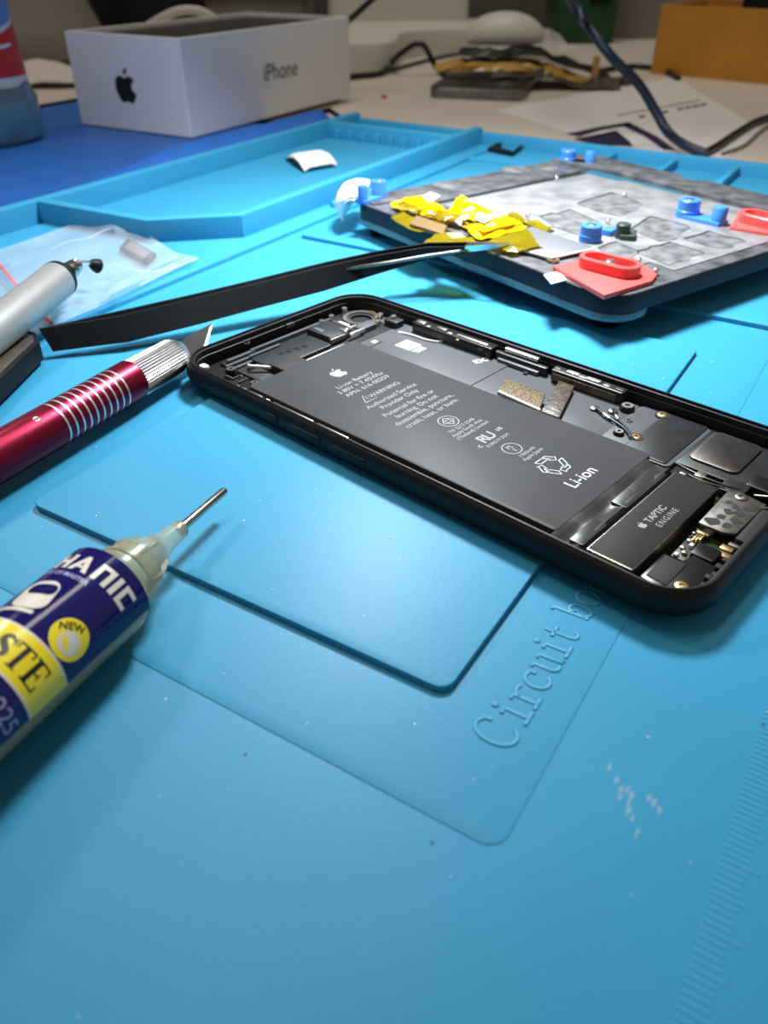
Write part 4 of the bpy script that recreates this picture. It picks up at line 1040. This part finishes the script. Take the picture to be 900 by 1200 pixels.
# orange carton
A0, A1 = un(762, 86, DZ), un(900, 99, DZ)
dv = (A1 - A0); deg = math.degrees(math.atan2(dv.y, dv.x))
OB = thing('orange_carton', 'open orange-brown cardboard carton at the right back of the desk', 'carton', A0, deg)
cl_, cw_, chh = 150, 90, 51
for nm, b in (('front_panel', (0, cl_, 0, 2, 0, chh)), ('back_panel', (0, cl_, cw_-2, cw_, 0, chh)), ('side_panel', (0, 2, 2, cw_-2, 0, chh)), ('side_panel', (cl_-2, cl_, 2, cw_-2, 0, chh)), ('bottom_panel', (2, cl_-2, 2, cw_-2, 0, 2))):
    MB().box(*b, .4).build(nm, 'manila', OB)
MB().prism([(0, 0), (90, 0), (82, 60), (6, 60)], 0, 1.6).build('lid_flap', 'manila_inner', OB).matrix_local = Matrix.Translation(Vector((0, cw_-1, chh))*S) @ Matrix.Rotation(math.radians(68), 4, 'X')
MB().rbox(100, 45, 85, 50, 8, 3, 72, 6).build('black_pouch', 'tool_black', OB, 45)
# second phone under a wad of tape
Q = [un(517, 116, DZ + 7), un(600, 132, DZ + 7), un(690, 92, DZ + 7), un(592, 84, DZ + 7)]
c = sum(Q, Vector())/4
e = Q[1] - Q[0]
o = thing('spare_phone', 'dark phone lying on the desk behind the mat under yellow tape', 'phone', (84, 720, DZ), -15)
MB().rbox(0, 0, 70, 138, 9, 0, 7.6, 1.2).build('frame', 'dull_steel', o, 40)
MB().rbox(0, 0, 66, 134, 8, 7.5, 8.0, .1).build('glass_face', 'black_plastic', o, 40)
# crumpled yellow tape pack
o0 = Vector((112, 722, 0))
TWD = bgthing('tape_pack', 'crumpled brownish yellow tape and black foil lying on the spare phone', 'tape', (o0.x, o0.y, DZ + 8.6))
random.seed(8)
def wad(name, m, x0, x1, y0, y1, zz, seed, th=.5):
    random.seed(seed); R_, C_ = 6, 14
    g = [[(x0 + (x1-x0)*j/(C_-1) + random.uniform(-3, 3), y0 + (y1-y0)*i/(R_-1) + random.uniform(-3, 3), zz + random.uniform(0, 7)*math.sin(math.pi*(i+.5)/R_) - min(zz + 7.5, .3*max(0, abs(x0 + (x1-x0)*j/(C_-1) + 24) - 34))) for j in range(C_)] for i in range(R_)]
    return MB().sheet(g, th).build(name, m, TWD)
wad('tape_layer', 'amber_tape', -70, 60, -10, 22, 5, 5)
wad('tape_layer', 'amber_tape', -62, 50, -16, 0, 3, 6)
wad('foil_layer', 'cable_black', -50, 85, -2, 34, 12, 7)
wad('foil_layer', 'brown_flex', -30, 70, -26, 6, 1, 9)
MB().prism([(52, -6), (56, -6.5), (55, -4), (51, -4)], -4, 13, .3).build('tape_end', 'amber_tape', TWD)
# paper sheet
PZ = DZ + .25
PP = [un(580, 129, PZ), un(790, 90, PZ), un(893, 152, PZ), un(838, 200, PZ)]
e = PP[1] - PP[0]
PD2 = math.degrees(math.atan2(e.y, e.x))
# rectangular sheet from its left and far corners
fr = Frame((PP[0].x, PP[0].y, DZ), PD2)
ln = (PP[1] - PP[0]).length; dp = 165.0
PS = thing('paper_sheet', 'white printed paper sheet lying on the desk behind the mat', 'paper', (PP[0].x, PP[0].y, DZ), PD2)
Lp = [fr.loc(p) for p in PP]
MB().prism([(Lp[0].x, Lp[0].y), (Lp[3].x - 10, Lp[3].y), (Lp[2].x, Lp[2].y), (Lp[1].x, Lp[1].y)], .05, .3).build('sheet', 'paper', PS)
def pprint(pts, m):
    P = [fr.loc(un(x, y, PZ)) for x, y in pts]
    MB().prism([(p.x, p.y) for p in P], .3, .34).build('printed_mark', m, PS)
pprint([(663, 157), (700, 149), (737, 143), (740, 147), (705, 153), (680, 160)], 'ink_navy')
pprint([(727, 147), (737, 143), (770, 160), (792, 176), (778, 176), (755, 160)], 'ink_navy')
pprint([(672, 163), (722, 153), (738, 166), (742, 172), (700, 170)], 'ink_navy')
pprint([(680, 158), (726, 149), (745, 166), (738, 169), (722, 156), (686, 162)], 'paper')
for k in range(9):
    x = 748 + 9*k
    if k in (1, 4): continue
    pprint([(x, 136 - 1.75*k), (x + 7, 134.6 - 1.75*k), (x + 8.5, 137 - 1.75*k), (x + 1.5, 138.6 - 1.75*k)], 'ink_black')
pprint([(722, 135), (820, 117), (821, 118), (723, 136)], 'ink_black')
# cables
def cable(name, label, pts, r, m, n=6, base=None):
    P = [un(*p) for p in pts]
    o_ = Vector((P[-1].x, P[-1].y, P[-1].z - r)) if base is None else base
    mb = MB().tube([p - o_ for p in cat_rom(P, n, False)], r, 10)
    ob = mb.build(name, m, None, 60)
    ob.location = o_ * S
    return tag(ob, label, 'cable')
cable('navy_cable', 'thick navy blue cable sloping down from above onto the paper', [(640, -40, 66), (668, 0, 62), (690, 32, 52), (716, 66, 40), (748, 98, 26), (768, 130, 13), (782, 154, 4), (802, 170, 0.5), (826, 180, -1.8)], 2.6, 'navy_rubber')
cable('black_cable', 'black cable running off right beside the paper sheet', [(822, 181, -2.5), (842, 170, -2.5), (866, 154, -2.5), (892, 140, -2.5), (930, 130, -2.5)], 2.0, 'cable_black')
cable('thin_grey_cable', 'thin grey cable curving along the paper at the right edge', [(846, 180, -3.6), (872, 170, -3.6), (888, 156, -3.6), (902, 146, -3.6)], .8, 'grey_plastic')
cable('looped_black_cable', 'looped black cable on the desk in front of the pale stand', [(380, 96, -2.5), (412, 90, -2.5), (446, 86, -2.5), (456, 76, -.5), (466, 66, 9), (484, 53, 18), (496, 53, 18), (504, 66, 9), (512, 80, 0), (524, 88, -3), (538, 84, -3), (546, 74, -3), (560, 68, 0), (590, 62, 4), (640, 62, 8)], 2.4, 'cable_black')
cable('grey_ribbon_cable', 'thin dark cable lying straight behind the looped cable', [(440, 88, -3), (480, 76, -3), (520, 66, -3), (560, 60, -3)], 1.6, 'dark_grey')
cable('dark_cable', 'short dark cable end behind the paper sheet', [(700, 84, -3), (740, 78, -3), (775, 82, -3), (795, 92, -3)], 2.4, 'cable_black')
cable('white_cable', 'pale cable arching behind the white phone box', [(150, 78, -1.5), (160, 44, 18), (185, 24, 34), (215, 12, 42), (245, 18, 38), (270, 44, 18), (284, 78, -1.5)], 3.5, 'cable_white')
c = un(450, 115, DZ)
o = MB().lathe([(0, 1.8), (1.6, 1.9), (2.4, 1.1)], (0, 0, 0), (0, 0, 1), 9).build('red_crumb', 'red_crumb'); o.location = c*S
tag(o, 'tiny dark red crumb on the bare desk', 'crumb')
# dim things behind the box at the upper left
o0 = un(55, 92, DZ)
SPK = bgthing('speaker_cabinet', 'dim taupe rounded cabinet at the upper left behind the bottle', 'speaker', (-335, 865, DZ))
MB().lathe([(0, 74), (10, 76), (26, 70), (60, 56), (110, 48), (200, 46)], (0, 0, 8), (0, 0, 1), 40).build('body', 'grey_plastic', SPK, 45)
MB().lathe([(0, 70), (8, 72)], (0, 0, 0), (0, 0, 1), 40).build('foot', 'dark_grey', SPK, 45)
o0 = un(60, 84, DZ)
CLO = bgthing('white_cloth', 'crumpled off-white cloth behind the left corner of the box', 'cloth', (o0.x, o0.y - 75, DZ))
random.seed(21)
g = [[(-75 + 13*j + random.uniform(-3, 3), -26 + 11*i + random.uniform(-3, 3), 3 + 15*math.sin(math.pi*min(1, i/5))*(.6 + .4*math.sin(j*1.1)) + random.uniform(0, 3)) for j in range(12)] for i in range(6)]
MB().sheet(g, 1.0).build('cloth', 'cloth_white', CLO, 60)
o0 = un(150, 30, DZ)
SH = bgthing('dark_shelf_unit', 'dark grey low unit behind the white box', 'unit', (-300, 1165, DZ))
MB().rbox(0, 0, 420, 150, 6, 0, 42, 4).build('lower_case', 'grey_plastic', SH, 40)
MB().rbox(0, -4, 424, 150, 4, 42, 52, 2).build('dark_gap', 'tool_black', SH, 40)
MB().rbox(-20, 20, 380, 100, 6, 52, 140, 4).build('upper_case', 'grey_plastic', SH, 40)
BP = bgthing('black_pouch', 'soft black pouch slumped behind the white box', 'pouch', (-255, 1010, DZ))
lo = []
for t in range(8):
    a = t/7*math.pi/2
    lo.append([((66*math.cos(a) + 6*math.sin(5*k*math.pi/16))*math.cos(k*math.pi/16), (50*math.cos(a)+4*math.sin(3*k*math.pi/16))*math.sin(k*math.pi/16), 100*math.sin(a)) for k in range(32)])
MB().loft(lo).build('pouch_body', 'tool_black', BP, 60)
cable('hanging_black_cable', 'thin black cable slanting down to the right end of the white box', [(470, -30, 70), (440, -4, 56.5), (418, 16, 45.6), (404, 30, 38), (398, 58, 22), (394, 97, -2.5)], 2.2, 'cable_black')
